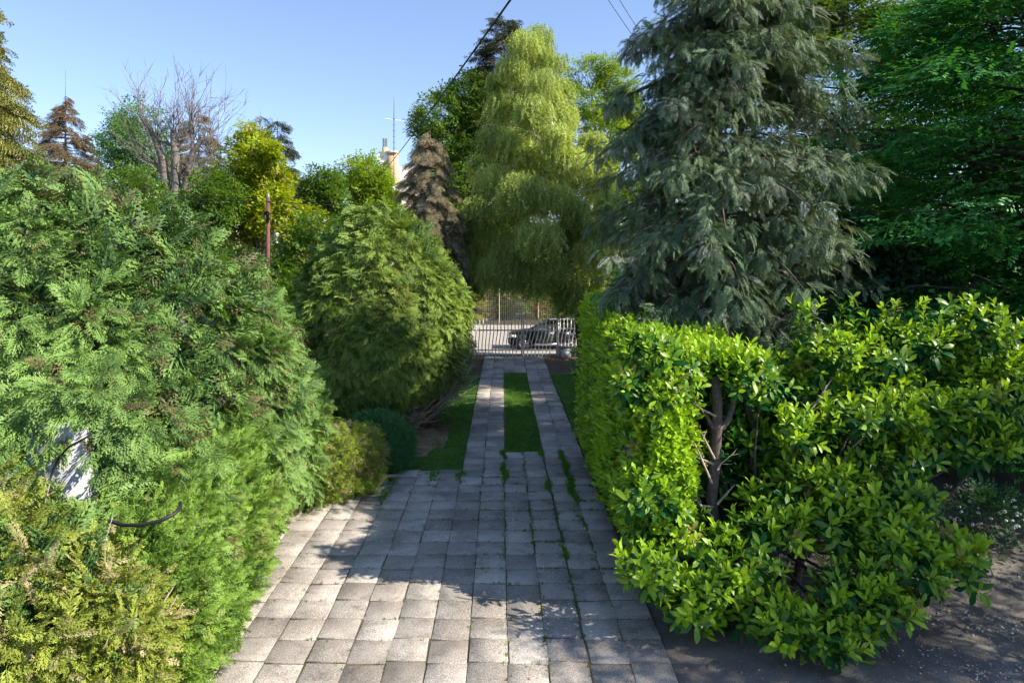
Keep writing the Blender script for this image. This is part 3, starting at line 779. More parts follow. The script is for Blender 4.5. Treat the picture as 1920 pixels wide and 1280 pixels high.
# the car in the street, nose to the left
def car():
    x0, yn, yf = 0.32, 38.0, 39.75       # nose, near flank, far flank
    t = thing('parked_car', 'black estate car parked in the street behind the gate', 'car', (x0 + 2.2, 38.9, 0.004))
    prof = [(0.0, 0.32), (0.0, 0.62), (0.10, 0.80), (0.35, 0.93), (1.25, 1.04), (1.45, 1.08), (4.35, 1.10), (4.42, 0.9), (4.45, 0.55), (4.38, 0.3), (0.1, 0.26)]
    def loft(pr, rows):
        b = MB(); n = len(pr); V = []
        for (yy, sx, dz) in rows:
            for (a, z) in pr: V.append((x0 + 2.2 + (a - 2.2) * sx, yy, z + dz))
        Q = [[r * n + i, r * n + (i + 1) % n, (r + 1) * n + (i + 1) % n, (r + 1) * n + i] for r in range(len(rows) - 1) for i in range(n)]
        b.add(V, Q=Q)
        for r in (0, len(rows) - 1):
            b.V.append(np.zeros((0, 3))); c = r * n
            b.T.append(np.array([[c, c + i, c + i + 1] for i in range(1, n - 1)]))
        return b
    body = loft(prof, [(yn + 0.02, 0.965, -0.02), (yn, 0.985, 0), (yn + 0.1, 1.0, 0.015), (yf - 0.1, 1.0, 0.015), (yf, 0.985, 0), (yf + 0.0, 0.965, -0.02)]).build('body', M['carpaint'], t)
    cab = [(1.3, 1.06), (2.15, 1.56), (2.45, 1.62), (3.6, 1.62), (3.95, 1.55), (4.36, 1.08)]
    loft(cab, [(yn + 0.06, 1.0, 0), (yn + 0.2, 0.97, 0.01), (yf - 0.2, 0.97, 0.01), (yf - 0.06, 1.0, 0)]).build('cabin', M['glass'], t)
    rf = [(2.05, 1.52), (2.42, 1.63), (3.65, 1.63), (3.98, 1.56), (3.6, 1.665), (2.5, 1.665)]
    loft(rf, [(yn + 0.12, 0.98, 0), (yn + 0.25, 0.96, 0.015), (yf - 0.25, 0.96, 0.015), (yf - 0.12, 0.98, 0)]).build('roof', M['carpaint'], t)
    MB().tube([(x0 + 2.3, yn + 0.2, 1.70), (x0 + 3.8, yn + 0.2, 1.70)], 0.018, 6).build('roof_rail', M['chrome'], t)
    for px, ang in ((1.32, 0), (2.75, 1), (3.75, 2)):
        tx = x0 + px
        top = tx + (0.82 if ang == 0 else (0.0 if ang == 1 else -0.02))
        MB().tube([(tx, yn + 0.05, 1.07), (top, yn + 0.14, 1.58)], 0.035, 6).build('pillar', M['carpaint'], t)
    for wx in (0.86, 3.55):
        for yy, s in ((yn + 0.0, 1), (yf - 0.0, -1)):
            cx = x0 + wx
            w = MB(); a = np.arange(20) / 20 * 2 * math.pi
            rows = [(0.36, 0.0), (0.36, 0.2), (0.33, 0.215), (0.235, 0.215), (0.235, 0.15)]
            V = [(cx + r * math.cos(q), yy + s * (-d + 0.2), 0.345 + r * math.sin(q)) for r, d in rows for q in a]
            Q = [[i * 20 + j, i * 20 + (j + 1) % 20, (i + 1) * 20 + (j + 1) % 20, (i + 1) * 20 + j] for i in range(4) for j in range(20)]
            wh = w.add(V, Q=Q).build('wheel', M['black'], t)
            r = MB(); ys = yy + s * 0.01
            for k in range(7):
                q = k / 7 * 2 * math.pi
                r.tube([(cx, ys, 0.345), (cx + 0.225 * math.cos(q), ys + s * 0.01, 0.345 + 0.225 * math.sin(q))], 0.026, 5)
            rim = np.array([(cx + 0.225 * math.cos(q), ys, 0.345 + 0.225 * math.sin(q)) for q in np.linspace(0, 2 * math.pi, 21)])
            r.tube(rim, 0.02, 5, caps=False); r.build('rim', M['chrome'], wh)
            if s == 1:
                arch = np.array([(cx + 0.41 * math.cos(q), yn - 0.006, 0.345 + 0.41 * math.sin(q)) for q in np.linspace(0, math.pi, 13)])
                MB().tube(arch, 0.035, 5).build('wheel_arch', M['black'], t)
    MB().box((x0 + 0.02, yn - 0.005, 0.68), (x0 + 0.42, yn + 0.12, 0.82), 0.12).build('headlight', M['lamp'], t)
    MB().box((x0 + 0.02, yf - 0.12, 0.68), (x0 + 0.42, yf + 0.005, 0.82), -0.12).build('headlight', M['lamp'], t)
    MB().box((x0 - 0.03, yn + 0.2, 0.3), (x0 + 0.05, yf - 0.2, 0.5)).build('bumper', M['black'], t)
    for a, b in ((1.5, 2.62), (2.66, 3.5)):
        d = MB().box((x0 + a, yn - 0.016, 0.36), (x0 + b, yn + 0.01, 1.03)).build('door', M['carpaint'], t)
        MB().box((x0 + b - 0.28, yn - 0.04, 0.88), (x0 + b - 0.08, yn - 0.02, 0.92)).build('handle', M['chrome'], d, org=np.array(t.location))
    MB().box((x0 + 1.45, yn - 0.02, 0.24), (x0 + 3.1, yn + 0.02, 0.345)).build('sill_trim', M['chrome'], t)
    MB().box((x0 + 1.62, yn - 0.2, 1.06), (x0 + 1.80, yn - 0.03, 1.2)).build('wing_mirror', M['carpaint'], t)
car()

# wire fence across the street
t = thing('wire_fence', 'tall square-mesh wire fence with thin posts across the street', 'fence', (0, 54.0, 0))
for x in np.arange(-6.6, 12.6, 3.15):
    MB().tube([(x, 54, 0), (x, 54, 3.15)], 0.035, 6).build('post', M['rust'], t)
b = MB()
for x in np.arange(-6.6, 12.4, 0.17):
    b.add([(x, 54.04, 0.2), (x + 0.012, 54.04, 0.2), (x + 0.012, 54.04, 3.05), (x, 54.04, 3.05)], Q=[[0, 1, 2, 3]])
for z in np.arange(0.2, 3.06, 0.17):
    b.add([(-6.6, 54.045, z), (12.3, 54.045, z), (12.3, 54.045, z + 0.012), (-6.6, 54.045, z + 0.012)], Q=[[0, 1, 2, 3]])
o = b.build('wire_mesh', M['wirefence'], t); o['kind'] = 'stuff'

# ================================================================== HOUSES
def house_chimney():
    Y = 50.0
    c = P(720, 300, Y)
    t = thing('house', 'pale distant house with chimney stack, satellite dish and aerial above the trees', 'house', (c[0], Y, 0))
    xl, xr = P(684, 0, Y)[0], P(764, 0, Y)[0]
    e = P(0, 361, Y)[2]
    MB().box((xl + 0.4, Y, 0), (xr - 0.4, Y + 9, e + 0.2)).build('wall', M['creamlight'], t)
    zr = P(0, 297, Y)[2]
    b = MB()
    b.add([(xl - 0.3, Y - 0.5, e), (xr + 0.3, Y - 0.5, e), (xr + 0.3, Y + 4.5, zr), (xl - 0.3, Y + 4.5, zr), (xl - 0.3, Y + 9.5, e), (xr + 0.3, Y + 9.5, e)],
          Q=[[0, 1, 2, 3], [3, 2, 5, 4]], T=[[0, 3, 4], [1, 5, 2]])
    rf = b.build('roof', M['roofpale'], t)
    MB().box((xl - 0.34, Y + 4.3, zr - 1.0), (xl - 0.302, Y + 4.7, zr + 0.05)).build('gable_board', M['bark_dark'], t)
    cx = P(732, 0, Y)[0]; zt = P(0, 284, Y)[2]
    MB().box((cx - 0.38, Y + 0.6, e - 0.4), (cx + 0.38, Y + 1.5, zt)).build('chimney', M['brick'], t)
    MB().box((cx - 0.46, Y + 0.52, zt), (cx + 0.46, Y + 1.58, zt + 0.12)).build('chimney_cap', M['creamlight'], t)
    MB().box((cx - 0.75, Y + 0.7, e - 0.3), (cx - 0.385, Y + 1.3, zt + 0.45)).build('chimney', M['brick'], t)
    for dx in (-0.68, -0.47):
        MB().tube([(cx + dx, Y + 1, zt + 0.45), (cx + dx, Y + 1, zt + 1.15)], 0.085, 10).build('flue_pipe', M['steel'], t)
    mx = cx + 0.2; top = P(0, 180, Y)[2]
    mast = MB().tube([(mx, Y + 0.4, e + 0.6), (mx, Y + 0.4, zt + 2.6), (mx, Y + 0.4, top)], [0.035, 0.03, 0.014], 6).build('aerial_mast', M['bark_dark'], t)
    for i, z in enumerate(np.linspace(zt + 0.3, zt + 2.5, 6)):
        MB().tube([(mx - 0.12, Y + 0.4, z), (mx + 0.12, Y + 0.4, z)], 0.012, 5).build('aerial_rung', M['bark_dark'], mast, org=np.array(t.location))
    MB().tube([(mx - 0.75, Y + 0.4, zt + 2.55), (mx + 0.75, Y + 0.4, zt + 2.35)], 0.018, 5).build('aerial_arm', M['steel'], mast, org=np.array(t.location))
    # dish: shallow bowl towards the camera
    dc = P(717, 295, Y) + [0, -0.1, 0]; b = MB(); V = [dc + [0, 0.14, 0]]
    for r, d in ((0.2, 0.11), (0.32, 0.05), (0.42, 0.0)):
        for a in np.arange(18) / 18 * 2 * math.pi: V.append(dc + [r * math.cos(a) * 0.95, d, r * math.sin(a)])
    T = [[0, 1 + i, 1 + (i + 1) % 18] for i in range(18)]
    Q = [[1 + k * 18 + i, 1 + (k + 1) * 18 + i, 1 + (k + 1) * 18 + (i + 1) % 18, 1 + k * 18 + (i + 1) % 18] for k in range(2) for i in range(18)]
    d = b.add(V, T=T, Q=Q).build('satellite_dish', M['white'], t)
    MB().tube([dc + [0, 0.14, 0], dc + [0.25, 0.7, -0.4]], 0.03, 6).build('dish_arm', M['steel'], d, org=np.array(t.location))
    for wx in (0.08, 0.52):
        w = MB().box((xl + (xr - xl) * wx, Y - 0.04, e - 2.2), (xl + (xr - xl) * wx + 1.1, Y - 0.005, e - 0.8)).build('window', M['white'], t)
        MB().box((xl + (xr - xl) * wx + 0.08, Y - 0.05, e - 2.1), (xl + (xr - xl) * wx + 1.02, Y - 0.043, e - 0.9)).build('pane', M['glass'], w, org=np.array(t.location))
house_chimney()

def house_left():
    Y = 38.0
    x0, x1 = -16.9, -10.6
    t = thing('house', 'cream villa with white balcony half hidden behind the yellow-green chestnut', 'house', (-16, Y, 0))
    MB().box((x0, Y, 0), (x1, Y + 9, 7.2)).build('wall', M['cream'], t)
    MB().box((x0 - 0.4, Y - 0.5, 7.2), (x1 + 0.4, Y + 9.5, 7.5)).build('eaves', M['plaster'], t)
    MB().add([(x0 - .4, Y - .5, 7.52), (x1 + .4, Y - .5, 7.52), (x1 + .4, Y + 9.5, 7.52), (x0 - .4, Y + 9.5, 7.52), (x0 + 2, Y + 4.5, 8.2), (x1 - 2, Y + 4.5, 8.2)],
             Q=[[0, 1, 5, 4], [2, 3, 4, 5]], T=[[1, 2, 5], [3, 0, 4]]).build('roof', M['brick'], t)
    ba = MB().box((-16.8, Y - 1.6, 3.9), (-12.2, Y, 4.1)).build('balcony', M['white'], t)
    MB().box((-16.8, Y - 1.6, 4.1), (-12.2, Y - 1.48, 4.95)).build('parapet', M['white'], ba, org=np.array(t.location))
    for x in (-16.7, -14.6, -12.4):
        MB().box((x - .12, Y - 1.45, 4.1), (x + .12, Y - 1.2, 7.2)).build('column', M['white'], t)
    for x, z, w, h in ((-15.9, 4.3, 1.3, 2.2), (-13.6, 4.6, 1.1, 1.4), (-15.2, 1.0, 1.2, 1.5), (-12.6, 1.0, 1.2, 1.5)):
        wd = MB().box((x, Y - .05, z), (x + w, Y - .003, z + h)).build('window', M['white'], t)
        MB().box((x + .09, Y - .06, z + .09), (x + w - .09, Y - .053, z + h - .09)).build('pane', M['glass'], wd, org=np.array(t.location))
        MB().box((x - .08, Y - .12, z - .08), (x + w + .08, Y - .052, z - .002)).build('sill', M['white'], wd, org=np.array(t.location))
house_left()

# small timber screen and white slats glimpsed under the big conifer
t = thing('timber_screen', 'brown upright timber boards glimpsed under the big dark conifer', 'screen', P(1399, 580, 31) * [1, 1, 0])
for i in range(4):
    p = P(1393 + i * 4.2, 0, 31)
    MB().box((p[0], 31, 2.6), (p[0] + 0.095, 31.04, 3.42)).build('board', M['boards'], t)
p0, p1 = P(1392, 0, 31)[0], P(1411, 0, 31)[0]
MB().box((p0, 31.045, 2.55), (p1, 31.09, 2.62)).build('rail', M['oldwood'], t)
MB().box((p0 + 0.2, 31.1, 0.0), (p0 + 0.3, 31.2, 3.4)).build('post', M['oldwood'], t)
t = thing('slatted_shutter', 'white slatted panel glimpsed beside brown boards under the conifer', 'shutter', P(1370, 580, 31.5) * [1, 1, 0])
for i in range(6):
    a, c = P(1361, 554 + i * 3.6, 31.5), P(1379, 0, 31.5)
    MB().box((a[0], 31.5, a[2]), (c[0], 31.53, a[2] + 0.05)).build('slat', M['white'], t)
q = P(1370, 0, 31.5)[0]
MB().box((q - 0.04, 31.54, 0), (q + 0.04, 31.6, 3.45)).build('post', M['oldwood'], t)

# ================================================================== POLE AND CABLES
PY = 25.0
px = P(503, 0, PY)[0]
t = thing('utility_pole', 'slim reddish brown utility pole behind the big left cypress', 'pole', (px, PY, 0))
top = P(0, 371, PY)[2]
MB().tube([(px - 0.06, PY, 0), (px - 0.03, PY, 4), (px, PY, top)], [0.095, 0.085, 0.07], 10).build('shaft', M['polewood'], t, smooth=True)
MB().tube([(px, PY, top), (px, PY, top + 0.13), (px + 0.0, PY, top + 0.15)], [0.055, 0.05, 0.02], 10).build('cap', M['steel'], t)
MB().box((px - 0.1, PY - 0.1, 3.78), (px + 0.1, PY + 0.1, 3.84)).build('band', M['steel'], t)
coil = MB(); cc = P(503, 406, PY)
for k in range(4):
    a = np.linspace(0, 2 * math.pi, 17); r = 0.10 + 0.012 * k
    coil.tube(np.column_stack([cc[0] + r * np.cos(a), np.full(17, PY - 0.09 - 0.02 * k), cc[2] + r * 1.35 * np.sin(a)]), 0.012, 5, caps=False)
coil.build('cable_coil', M['cable'], t)
MB().box((px - 0.05, PY - 0.09, cc[2] - 0.24), (px + 0.05, PY - 0.06, cc[2] + 0.1)).build('bracket', M['black'], t)

def cable(label, a, b, sag, r, name='overhead_cable', twist=False):
    a, b = np.array(a, float), np.array(b, float)
    s = np.linspace(0, 1, 40)[:, None]
    p = a + (b - a) * s; p[:, 2] -= sag * 4 * (s * (1 - s))[:, 0]
    o = MB().tube(p, r, 6).build(name, M['cable'])
    tag(o, label, 'cable', 'overhead cables')
cable('thick black service cable sloping up across the open sky', P(690, 347, 44), P(990, -46, 5.0), 0.25, 0.0105)
cable('black cable running level past the top of the brown pole', P(-150, 345, 25.3), (px, PY - 0.08, P(0, 378, PY)[2]), 0.12, 0.02)
cable('black cable continuing right from the brown pole to the bushy spruce', (px, PY - 0.08, P(0, 378, PY)[2]), P(800, 388, 26.5), 0.06, 0.018)
cable('thin wire crossing the sky left of the big conifer, left of a pair', P(1128, -18, 15), P(1262, 170, 21), 0.05, 0.007)
cable('thin wire crossing the sky left of the big conifer, right of a pair', P(1150, -18, 15), P(1280, 180, 21), 0.05, 0.007)

# ================================================================== SHRUBS ON THE LEFT
def stems(parent, base, targets, r0, mat, name='stem', seg=5, each=True, bend=0.25):
    for q in targets:
        q = np.array(q, float); b = np.array(base, float) + np.append(rng.normal(size=2) * r0, 0)
        m = b + (q - b) * np.linspace(0, 1, seg)[:, None]
        m[1:-1] += rng.normal(size=(seg - 2, 3)) * bend * 0.3 + np.array([0, 0, bend * 0.4])
        MB().tube(m, np.linspace(r0, r0 * 0.3, seg), 6).build(name, mat, parent)

def big_cypress():
    c = (-9.3, 13.2, 0.0)
    t = thing('cypress', 'huge spreading cypress filling the left side with drooping green sprays and brown cones', 'cypress', c)
    prof = [(0.15, 0.93), (1.2, 0.98), (2.4, 1.0), (3.4, 0.95), (4.3, 0.85), (4.9, 0.72), (5.4, 0.58), (5.8, 0.42), (6.05, 0.24), (6.2, 0.03)]
    p, n = revolved(470, c, 5.6, 4.6, prof, 0.12)
    p, n = p[wob(p + 3.1, 1.1) > -0.62], n[wob(p + 3.1, 1.1) > -0.62]
    d = wob(p, 0.55) * 0.30 + wob(p * 1.7, 0.8) * 0.24 + rng.normal(size=len(p)) * 0.1
    p = p + n * d[:, None]
    # hole round the white wall corner
    w = P(112, 905, 8.4); keep = (np.linalg.norm((p - w) * [1.0, 0.55, 0.75], axis=1) > 0.7)
    p, n = p[keep], n[keep]
    ex = np.array([P(u, v, y) for u, v, y in [(10, 760, 8.4), (20, 800, 8.0), (60, 762, 8.1), (110, 752, 8.1), (160, 755, 8.1), (215, 765, 8.3), (265, 800, 8.4), (300, 850, 8.6), (340, 880, 8.6), (270, 905, 8.3), (295, 940, 8.3), (340, 930, 8.6), (300, 1000, 8.3), (340, 1000, 8.4), (255, 960, 8.2)]])
    p = np.concatenate([p, ex]); n = np.concatenate([n, np.tile(nrm(np.array([0.3, -0.9, 0.3])), (len(ex), 1))])
    pos, fwd, nn, cl = clumped(p, n, 32, 0.26, 0.16, 0.8, -0.38, 0.24)
    up = nrm(nn * 0.9 + UP * 0.7 + rng.normal(size=nn.shape) * 0.35)
    th = (rng.random(len(pos)) < 0.035) * 0.8
    scatter('foliage', 'fan', pos, fwd, up, rng.uniform(0.24, 0.46, len(pos)), M['cypress'], t, cl, th)
    # inner sprays so that the gaps read as depth
    p, n = revolved(2500, c, 4.75, 3.75, prof, 0.1)
    scatter('inner_foliage', 'fan', p, nrm(n + UP * -0.2 + rng.normal(size=n.shape) * 0.5), n, rng.uniform(0.6, 0.95, len(p)), M['cypress'], t, np.zeros(len(p)), (rng.random(len(p)) < 0.2) * 0.5)
    # brown cone clusters
    p, n = revolved(190, c, 5.65, 4.65, prof, 0.0)
    p = p + n * (wob(p, 0.55) * 0.30 + wob(p * 1.7, 0.8) * 0.22)[:, None]
    b = MB()
    for q, m in zip(p, n):
        for k in range(14):
            s = rng.uniform(0.012, 0.02); o = q + rng.normal(size=3) * 0.075 + m * 0.12
            b.add(o + np.array([[1,0,0],[-1,0,0],[0,1,0],[0,-1,0],[0,0,1.2],[0,0,-1.2]]) * s, T=[[0,2,4],[2,1,4],[1,3,4],[3,0,4],[2,0,5],[1,2,5],[3,1,5],[0,3,5]])
    o = b.build('cones', plain('brown_cones', (0.20, 0.10, 0.075), 0.8, var=0.3), t); o['kind'] = 'stuff'
    for q in [(-9.3, 13.2, 6.2), (-8.2, 12.4, 5.5), (-10.3, 12.6, 5.6)]:
        stems(t, c, [q], 0.12, M['bark_dark'], 'trunk')
    br = []
    for a in np.linspace(-2.6, 0.3, 9):
        br.append((c[0] + 4.6 * math.cos(a), c[1] + 3.6 * math.sin(a), rng.uniform(1.2, 4.2)))
    stems(t, (c[0], c[1], 0.8), br, 0.045, M['bark_dark'], 'branch')
big_cypress()

def thuja_hedge():
    a, b = np.array([-4.0, 7.0]), np.array([-5.05, 14.0])
    t = thing('thuja_hedge', 'low clipped bright green thuja hedge along the left edge of the paving', 'hedge', (*((a + b) / 2), 0))
    n = 560
    s = rng.random(n) ** 1.15; h = 2.15 * rng.random(n)
    base = a + (b - a) * s[:, None]
    side = np.array([0.989, 0.148])                                # towards the paving
    out = 0.62 + 0.12 * np.sin(h / 2.15 * 3.1) - 0.25 * np.clip((h - 1.4) / 0.75, 0, 1)
    p = np.column_stack([base + side * out[:, None], h]); nn = np.tile([side[0], side[1], 0.1], (n, 1))
    # top and front end
    m = 220; s2 = rng.random(m); wdt = rng.uniform(-0.6, 0.5, m); b2 = a + (b - a) * s2[:, None]
    p2 = np.column_stack([b2 + side * wdt[:, None], np.full(m, 2.15) - 0.2 * np.abs(wdt)]); n2 = np.tile([0.2, 0, 1.0], (m, 1))
    m = 170; w3 = rng.uniform(-1.2, 0.62, m); h3 = 2.1 * rng.random(m)
    p3 = np.column_stack([np.tile(a, (m, 1)) + side * w3[:, None] + [0, -0.15], h3]); n3 = np.tile([0.15, -1.0, 0.1], (m, 1))
    p = np.concatenate([p, p2, p3]); nn = nrm(np.concatenate([nn, n2, n3]))
    p = p + nn * (wob(p, 0.9) * 0.1 + wob(p * 2.4, 1.2) * 0.09)[:, None]
    pos, fwd, n_, cl = clumped(p, nn, 11, 0.09, 0.22, 0.8, 0.15, 0.4)
    up = nrm(n_ * 0.6 + UP * 0.5 + rng.normal(size=n_.shape) * 0.6)
    bare = np.clip(wob(pos * [1, 1, 1.5], 1.5), 0, 1) * (rng.random(len(pos)) < 0.25)
    scatter('foliage', 'fanfine', pos, fwd, up, rng.uniform(0.15, 0.27, len(pos)), M['thuja'], t, cl, bare * 0.7)
    for q in np.linspace(0.05, 0.95, 9):
        g = a + (b - a) * q
        stems(t, (*g, 0), [(g[0] + rng.normal() * 0.1, g[1] + rng.normal() * 0.1, 1.9)], 0.05, M['bark'], 'stem')
thuja_hedge()

def golden_cypress():
    c = (-6.3, 6.5, 0.0)
    t = thing('golden_cypress', 'golden variegated cypress with cream tipped sprays at the near left corner', 'cypress', c)
    prof = [(0.1, .8), (0.8, .97), (1.3, 1.0), (1.8, .92), (2.15, .78), (2.4, .62), (2.65, .4), (2.85, .1)]
    p, n = revolved(400, c, 3.0, 1.45, prof, 0.12)
    p = p + n * (wob(p, 1.0) * 0.16)[:, None]
    pos, fwd, nn, cl = clumped(p, n, 16, 0.17, 0.3, 0.7, 0.05, 0.42)
    up = nrm(nn * 0.8 + UP * 0.8 + rng.normal(size=nn.shape) * 0.4)
    th = (np.repeat(rng.random(len(p)) < 0.26, 16) & (rng.random(len(pos)) < 0.75)) * rng.uniform(0.5, 1, len(pos))
    scatter('foliage', 'feather', pos, fwd, up, rng.uniform(0.2, 0.38, len(pos)), M['golden'], t, cl, th)
    p, n = revolved(900, c, 2.6, 1.15, prof, 0.1)
    scatter('inner_foliage', 'fan', p, nrm(n + rng.normal(size=n.shape) * 0.5), n, rng.uniform(0.35, 0.5, len(p)), M['cypress'], t, np.zeros(len(p)))
    p, n = revolved(40, c, 3.0, 1.45, prof, 0.0)
    for q, m in zip(p, n):
        e = q + m * 0.14 + np.array([0, 0, 0.16])
        MB().tube([np.array([c[0], c[1], q[2] * 0.55]), q * 0.6 + np.array([c[0], c[1], q[2] * 0.8]) * 0.4, q, e], [0.025, 0.016, 0.008, 0.004], 5).build('branch', M['twig'], t)
golden_cypress()

# white wall corner between the cypresses
t = thing('garden_wall', 'whitewashed wall end showing between the big cypress and the golden cypress', 'wall', (-6.3, 8.2, 0))
a = P(162, 0, 8.05)[0]
MB().box((a - 0.72, 8.05, 0.0), (a, 8.3, P(0, 795, 8.05)[2])).build('render_coat', M['plaster'], t)
MB().box((a - 1.0, 8.03, 0.0), (a - 0.55, 8.047, P(0, 905, 8.05)[2])).build('patch_board', M['white'], t)
pts = np.array([P(u, v, 8.0 - 0.1 * (i > 2)) for i, (u, v) in enumerate([(92, 905), (100, 880), (112, 856), (128, 838), (150, 826), (172, 814)])])
tag(MB().tube(pts, 0.012, 6).build('hanging_cable', M['cable']), 'thin black cable hanging over the whitewashed wall end', 'cable')
pts = np.array([P(205, 976, 6.95), P(230, 984, 6.8), P(265, 984, 6.75), P(300, 976, 6.75), P(325, 964, 6.8), P(338, 952, 6.95), P(338, 943, 7.3)])
tag(MB().tube(pts, 0.02, 8).build('garden_hose', M['black'], smooth=True), 'curved dark hose poking out of the cypress over the golden sprays', 'hose')

def round_cypress():
    c = (-3.85, 21.0, 0.0)
    t = thing('round_cypress', 'dome shaped dense green cypress with bare stems beneath beside the lawn', 'cypress', (-3.6, 21.0, 0))
    prof = [(0.7, 0.55), (0.95, 0.84), (1.6, 0.95), (2.6, 1.0), (3.5, 0.96), (4.5, 0.84), (5.3, 0.65), (5.9, 0.46), (6.35, 0.26), (6.6, 0.03)]
    p, n = revolved(470, c, 2.75, 2.6, prof, 0.15)
    p = p + n * (wob(p, 0.8) * 0.17 + wob(p * 2.3, 0.9) * 0.12 + rng.normal(size=len(p)) * 0.07)[:, None]
    p[:, 2] += np.clip((p[:, 0] + 3.2) / 2.0, 0, 1) * np.clip((1.8 - p[:, 2]), 0, 1.2) * 0.75      # skirt lifts on the right
    pos, fwd, nn, cl = clumped(p, n, 20, 0.17, 0.18, 0.85, -0.5, 0.22)
    up = nrm(nn * 1.0 + UP * 0.75 + rng.normal(size=nn.shape) * 0.25)
    k = np.exp(-((pos - np.array([-3.1, 18.6, 4.3])) ** 2).sum(1) / 0.35)
    scatter('foliage', 'fanshell', pos, fwd, up, rng.uniform(0.24, 0.42, len(pos)), M['roundcyp'], t, cl, k * 0.7 * rng.random(len(pos)))
    p, n = revolved(900, c, 2.4, 2.25, prof, 0.1)
    scatter('inner_foliage', 'fan', p, nrm(n + rng.normal(size=n.shape) * 0.5), n, rng.uniform(0.4, 0.7, len(p)), M['roundcyp'], t, np.zeros(len(p)))
    # upright stems
    for i in range(26):
        a = rng.uniform(0, 6.28); r = rng.uniform(0.1, 0.5)
        b = np.array([-3.3 + r * math.cos(a), 20.6 + r * math.sin(a), 0.0])
        e = np.array([-3.7 + 1.7 * r / 0.5 * math.cos(a), 20.9 + 1.5 * r / 0.5 * math.sin(a), rng.uniform(2.2, 3.6)])
        MB().tube([b, (b + e) / 2 + [0, 0, -0.15], e], [0.06, 0.045, 0.02], 6).build('stem', M['bark'], t)
    # bare twiggy branches sweeping out to the right
    for i in range(62):
        b = np.array([rng.uniform(-3.2, -2.5), rng.uniform(18.9, 20.6), rng.uniform(0.02, 0.5)])
        q = rng.random()
        e = np.array([-2.5 + 1.85 * q + rng.normal() * 0.2, 19.3 + rng.normal() * 0.7 + q * 0.8, 0.45 + 1.45 * q + rng.normal() * 0.28])
        m = (b + e) / 2 + [rng.normal() * 0.1, rng.normal() * 0.1, -0.12]
        tw = MB().tube([b, m, e], [0.016, 0.011, 0.004], 4)
        for k in range(3):
            s = m + (e - m) * rng.random(); d = nrm(e - b) + rng.normal(size=3) * 0.45
            tw.tube([s, s + nrm(d) * rng.uniform(0.2, 0.45)], [0.009, 0.003], 4)
        tw.build('bare_branch', M['twig'], t)
round_cypress()

def juniper(label, c, rx, ry, h, mat, n, bare):
    t = thing('juniper', label, 'juniper', c)
    prof = [(0.12, 0.8), (h * 0.3, 1.0), (h * 0.6, 0.97), (h * 0.82, 0.78), (h * 0.95, 0.45), (h, 0.05)]
    p, nn = revolved(n, c, rx, ry, prof, 0.15)
    p = p + nn * (wob(p, 1.4) * 0.14 + wob(p * 2.7 + 5, 1.6) * 0.09)[:, None]
    pos, fwd, n_, cl = clumped(p, nn, 14, 0.10, 0.16, 0.7, 0.25, 0.4)
    up = nrm(n_ * 0.6 + UP + rng.normal(size=n_.shape) * 0.4)
    w = np.clip(wob(pos * [1, 1, 1.2], 1.3) - 0.1, 0, 1); mid = np.exp(-((pos[:, 2] - h * 0.5) / (h * 0.3)) ** 2)
    th = (rng.random(len(pos)) < bare * mid * (0.3 + w)) * 0.9
    scatter('foliage', 'juniper', pos, fwd, up, rng.uniform(0.14, 0.24, len(pos)), M[mat], t, cl, th)
    p, nn = revolved(110, c, rx * 0.8, ry * 0.8, prof, 0.1)
    scatter('inner_foliage', 'fan', p, nrm(nn + rng.normal(size=nn.shape) * 0.5), nn, 0.3, M[mat], t, np.zeros(len(p)), (rng.random(len(p)) < 0.5) * 0.9)
    stems(t, c, [(c[0] + rng.normal() * rx * 0.5, c[1] + rng.normal() * ry * 0.4, h * 0.7) for _ in range(6)], 0.035, M['twig'], 'stem')
juniper('low yellow-green juniper with bare brown patches at the edge of the paving', (-3.75, 14.4, 0), 1.12, 0.85, 1.4, 'juniper', 260, 0.75)
juniper('low dark green mounded juniper right of the yellow-green one', (-3.15, 16.0, 0), 0.85, 0.75, 1.2, 'juniper2', 190, 0.08)

g = P(735, 905, 15.1)
pl = MB().tube([P(695, 908, 14.75), P(722, 892, 15.1), P(748, 892, 15.4), P(772, 888, 15.7)], [0.05, 0.045, 0.04, 0.02], 6).build('driftwood', M['oldwood'], org=g * [1, 1, 0])
tag(pl, 'grey weathered branch lying under the dark mounded juniper', 'branch')

def ground_leaves(name, label, c, n, rad, sc, mat, group=None, h=0.18, proto='twigbig'):
    t = thing(name, label, 'plant', c, group)
    pos = np.array(c) + np.column_stack([rng.normal(size=(n, 2)) * rad, rng.random(n) * h])
    fwd = nrm(np.column_stack([rng.normal(size=(n, 2)), rng.uniform(0.2, 1.0, n)]))
    scatter('leaves', proto, pos, fwd, nrm(UP + rng.normal(size=(n, 3)) * 0.3), sc * rng.uniform(0.7, 1.3, n), M[mat], t)
    b = MB()
    for k in range(5):
        e = pos[k]; b.tube([np.array([c[0], c[1], 0.0]), (np.array(c) + e) / 2, e], 0.006, 4)
    b.build('stem', M['bark'], t)
ground_leaves('leafy_weed', 'small leafy weed growing where the juniper meets the paving', (-3.15, 14.25, 0.0), 60, 0.14, 0.16, 'leafdark', h=0.3)
ground_leaves('leafy_weed', 'small weed beside the thuja hedge end at the back of the paving', (-4.55, 13.9, 0.0), 50, 0.16, 0.14, 'leafgreen', h=0.2)

